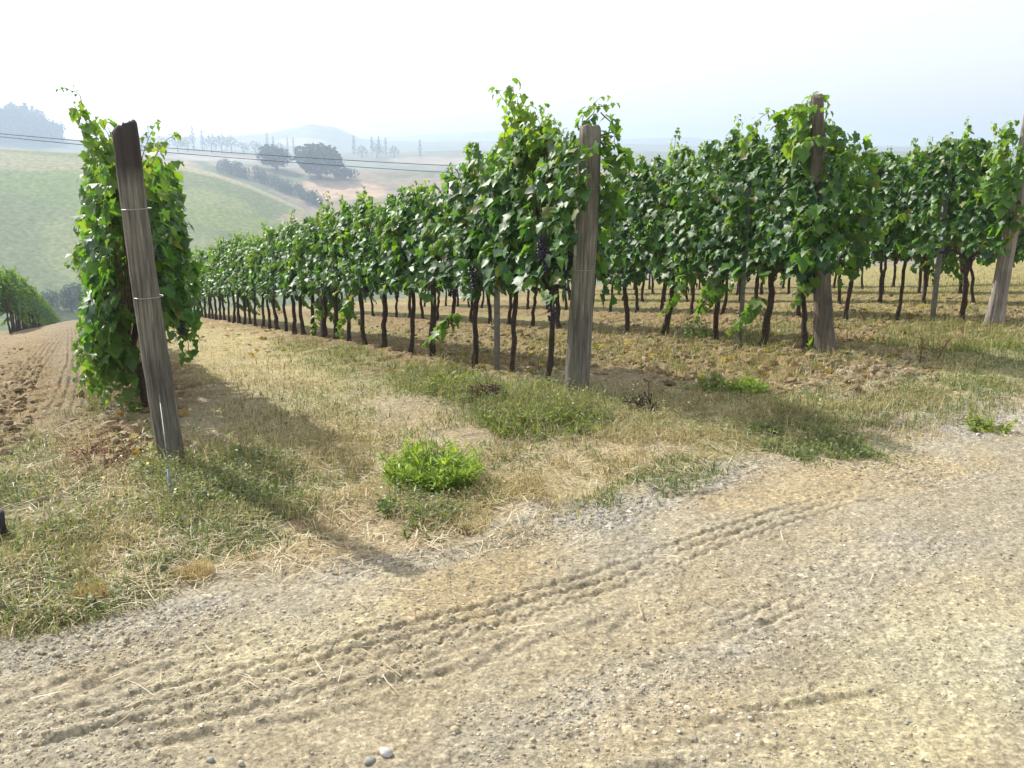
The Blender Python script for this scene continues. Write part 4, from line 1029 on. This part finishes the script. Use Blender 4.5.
# single plants
def sprig(name, label, px, py, hgt, spread, nst, cols, seed, lw=.03, cat='plant', group=None, wild=.35, per=16, thin=.75, rise=.3):
    rng = np.random.default_rng(seed); b = at(px, py); t = thing(name, label, cat, b, 0, group)
    g = Geo(); gs = Geo(); cols = np.array(cols)
    for k in range(nst):
        a = rng.uniform(0, 6.28); r = math.sqrt(rng.random()) * spread; p0 = np.array([math.cos(a) * r * 1.15, math.sin(a) * r * .9, -.03]) + np.array([*rng.normal(0, spread * .12, 2), 0]); d = np.array([math.cos(a) * wild * r / spread, math.sin(a) * wild * r / spread, 1]) + rng.normal(0, .12, 3); d /= np.linalg.norm(d)
        h = hgt * rng.uniform(.4, 1.15) * (1 - .45 * r / spread) * (.75 + .5 * vn(np.float64(p0[0] * 9 + seed * 7.0), np.float64(p0[1] * 9), seed)); q = np.linspace(0, 1, 5)[:, None]; pts = p0 + d * h * q + np.array([math.cos(a), math.sin(a), 0]) * (q**2) * h * .2
        tube(gs, pts, np.linspace(.003, .0012, 5), 4, cap=False)
        tt = rng.uniform(.1, 1, per); lp = np.stack([np.interp(tt, q[:, 0], pts[:, j]) for j in range(3)], 1); o = rng.normal(0, 1, (per, 3)); o[:, 2] = np.abs(o[:, 2]) * .8 + rise
        leaves(g, lp, rng.normal(0, .6, (per, 3)) + np.array([0, -.2, .7]), o, lw * rng.uniform(.7, 1.3, per), cols[rng.integers(0, len(cols), per)] * rng.uniform(.75, 1.25, (per, 1)), rng, DIAM * np.array([thin, 1]), DIAMQ, True)
    g.build('leaves', M_WEED, t); gs.build('stems', M_CANE, t); return t
BRI = [(.26, .40, .055), (.22, .35, .05), (.33, .43, .08), (.16, .27, .05)]
sprig('green_bush', 'bright lime-green bushy weed alone in the grassy aisle', 432, 481, .27, .155, 170, BRI, 1, .055, 'bush', None, .45, 20, .38, 1.1)
sprig('weed_plant', 'small yellow-green weed on the grey gravel at right', 989, 431, .16, .07, 22, [(.20, .28, .06), (.25, .3, .08)], 2, .045)
sprig('weed_plant', 'fresh green weed in tilled soil before the brown post', 752, 393, .2, .06, 18, BRI, 3, .06)
sprig('weed_plant', 'low green weed left of the fresh one in tilled soil', 712, 390, .13, .11, 24, [(.17, .25, .06), (.2, .26, .08)], 4, .05)
sprig('weed_plant', 'grey-green weed just below the lime-green bush', 430, 530, .12, .12, 20, [(.17, .21, .10), (.2, .23, .12)], 5, .03)
sprig('weed_plant', 'thin upright weed on the shadow edge left of the lime bush', 393, 512, .2, .04, 10, [(.10, .17, .06)], 6, .035)
sprig('weed_plant', 'spreading leafy weed in the grass below the pale right-edge post', 990, 350, .11, .26, 90, [(.19, .24, .07), (.15, .21, .06)], 7, .035)
sprig('weed_plant', 'green sucker growth at a trunk in the tilled soil', 700, 340, .3, .12, 22, [(.10, .17, .07), (.14, .2, .09)], 8, .06)
sprig('weed_plant', 'bright weed tuft left of the dark root clump', 452, 393, .2, .2, 60, [(.2, .27, .05), (.24, .28, .07)], 9, .04)
sprig('weed_plant', 'tangled light green weeds at the foot of the bare middle post', 545, 428, .22, .3, 90, [(.19, .25, .06), (.15, .21, .06)], 10, .035)
def tuft(label, px, py, hgt, spread, n, cols, seed):
    rng = np.random.default_rng(seed); b = at(px, py); a = rng.uniform(0, 6.28, n); r = np.sqrt(rng.random(n)) * spread
    P = np.stack([np.cos(a) * r, np.sin(a) * r, np.zeros(n)], 1)
    o = blades('grass_tuft', P, (hgt * .4, hgt), (.001, .0022), (.15, .8), cols, rng, label, 'grass tuft', None, 'thing'); o.location = b
tuft('golden dry grass tuft near the left edge of the road', 90, 600, .13, .06, 600, [(.55, .38, .13), (.5, .36, .16), (.6, .46, .22)], 1)
tuft('sandy dry grass tuft right of the golden one', 196, 575, .14, .07, 500, [(.48, .36, .16), (.52, .42, .22)], 2)
tuft('pale straw tuft below and right of the lime-green bush', 473, 526, .1, .08, 400, [(.55, .45, .22), (.5, .42, .22)], 3)
# dark root clump and dead stems
def twigball(label, px, py, w, h, n, col, seed, name='root_clump', cat='root clump'):
    rng = np.random.default_rng(seed); b = at(px, py); g = Geo()
    for k in range(n):
        p0 = norm(rng.normal(size=3)) * np.array([w, w, h]) * rng.uniform(.3, .9); p0[2] = abs(p0[2]); p1 = p0 + rng.normal(0, .06, 3) * np.array([1, 1, .7]); pm = (p0 + p1) / 2 + rng.normal(0, .015, 3)
        tube(g, [p0, pm, p1], rng.uniform(.002, .005), 4, C=np.array(col) * rng.uniform(.5, 1.5), cap=False)
    v = I2V * np.array([w, w, h]) * .75 * (1 + .3 * rng.normal(0, .3, (len(I2V), 1))); v[:, 2] = np.maximum(v[:, 2], -.02); g.add(v, I2F, None, np.array(col) * .6)
    o = g.build(name, M_STONE); o.location = b; tag(o, label, cat)
twigball('dark brown clump of roots in grass left of the middle post', 487, 402, .13, .13, 260, (.085, .05, .035), 1)
twigball('dark earthy lump in the shadow right of the middle post', 646, 410, .1, .06, 120, (.06, .045, .035), 2, 'soil_lump', 'lump')
def dead_stem(label, pts, seed):
    b = at(*pts[0]); g = Geo(); P = [up_at(b, *q) - b for q in pts]; P[0] = P[0] - np.array([0, 0, .05]); tube(g, P, np.linspace(.009, .004, len(P)), 6, rough=.1)
    rng = np.random.default_rng(seed)
    for k in range(9):
        q = P[-1] * rng.uniform(.3, 1) ; tube(g, [q, q + rng.normal(0, .05, 3) + np.array([0, 0, .04])], .003, 4)
    o = g.build('dead_stem', plain_mat('dead_stem_bark', (.12, .06, .03), (.22, .12, .06), 30)); o.location = b; tag(o, label, 'dead stem')
dead_stem('upright rusty brown dead stem right of the brown post', [(920, 364), (921, 352), (923, 338)], 1)
dead_stem('slanting rusty brown dead stem leaning right beside the upright one', [(935, 360), (942, 351), (948, 340)], 2)

# ------------------------------------------------------------------ haze, light, camera
m, nt, out = mat('haze_air')
pv = nt.nodes.new('ShaderNodeVolumePrincipled'); pv.inputs['Color'].default_value = (.52, .64, .82, 1); pv.inputs['Density'].default_value = .00078; pv.inputs['Anisotropy'].default_value = .35
nt.links.new(pv.outputs[0], out.inputs['Volume'])
zs = max((o.matrix_world @ __import__('mathutils').Vector(c)).z for o in COL.objects if o.type == 'MESH' and o.parent is None for c in o.bound_box)
top = zs + 4
bx = 6700.0; zb = VALLEY - 8
V = np.array([(x, y, z) for x in (-bx, bx) for y in (-bx, bx) for z in (zb, top)])
Fq = np.array([(0, 1, 3, 2), (4, 6, 7, 5), (0, 4, 5, 1), (2, 3, 7, 6), (0, 2, 6, 4), (1, 5, 7, 3)])
tag(mk('haze', V, Fq, m, None, None, False), None, None, None, 'stuff')

SUN_EL, SUN_AZ = R(39), R(-46)
W = bpy.data.worlds.new('World'); S.world = W; W.use_nodes = True
nt = W.node_tree; nt.nodes.clear()
out = nt.nodes.new('ShaderNodeOutputWorld'); bg = nd(nt, 'ShaderNodeBackground', Strength=.142)
sk = nt.nodes.new('ShaderNodeTexSky'); sk.sky_type = 'NISHITA'; sk.sun_disc = False; sk.sun_elevation = SUN_EL; sk.sun_rotation = SUN_AZ
sk.dust_density = 4.0; sk.air_density = 1.2; sk.ozone_density = 1.0; sk.altitude = 200
hs = nd(nt, 'ShaderNodeHueSaturation', Saturation=.25); nt.links.new(sk.outputs[0], hs.inputs['Color'])
veil = mix(nt, hs.outputs[0], (6.9, 7.0, 7.05), .42); nt.links.new(veil, bg.inputs['Color']); nt.links.new(bg.outputs[0], out.inputs['Surface'])
sun = bpy.data.lights.new('sun', 'SUN'); sun.energy = 5.0; sun.angle = R(.55); sun.color = (1, .95, .86)
so = bpy.data.objects.new('sun', sun); COL.objects.link(so)
import mathutils
sd = mathutils.Vector((math.sin(SUN_AZ) * math.cos(SUN_EL), math.cos(SUN_AZ) * math.cos(SUN_EL), math.sin(SUN_EL)))
so.rotation_euler = sd.to_track_quat('Z', 'Y').to_euler()

cam = bpy.data.cameras.new('camera'); cam.sensor_width = 36; cam.lens = 36 * FPX / 1024; cam.clip_start = .05; cam.clip_end = 12000
co = bpy.data.objects.new('camera', cam); COL.objects.link(co); co.location = (0, 0, CH); co.rotation_euler = (math.pi / 2 - PITCH, 0, 0)
S.camera = co
S.view_settings.view_transform = 'Standard'; S.view_settings.look = 'None'; S.view_settings.gamma = 1; S.view_settings.exposure = .58
S.render.engine = 'CYCLES'
S.cycles.max_bounces = 6; S.cycles.diffuse_bounces = 3; S.cycles.glossy_bounces = 2; S.cycles.transmission_bounces = 4; S.cycles.volume_bounces = 1
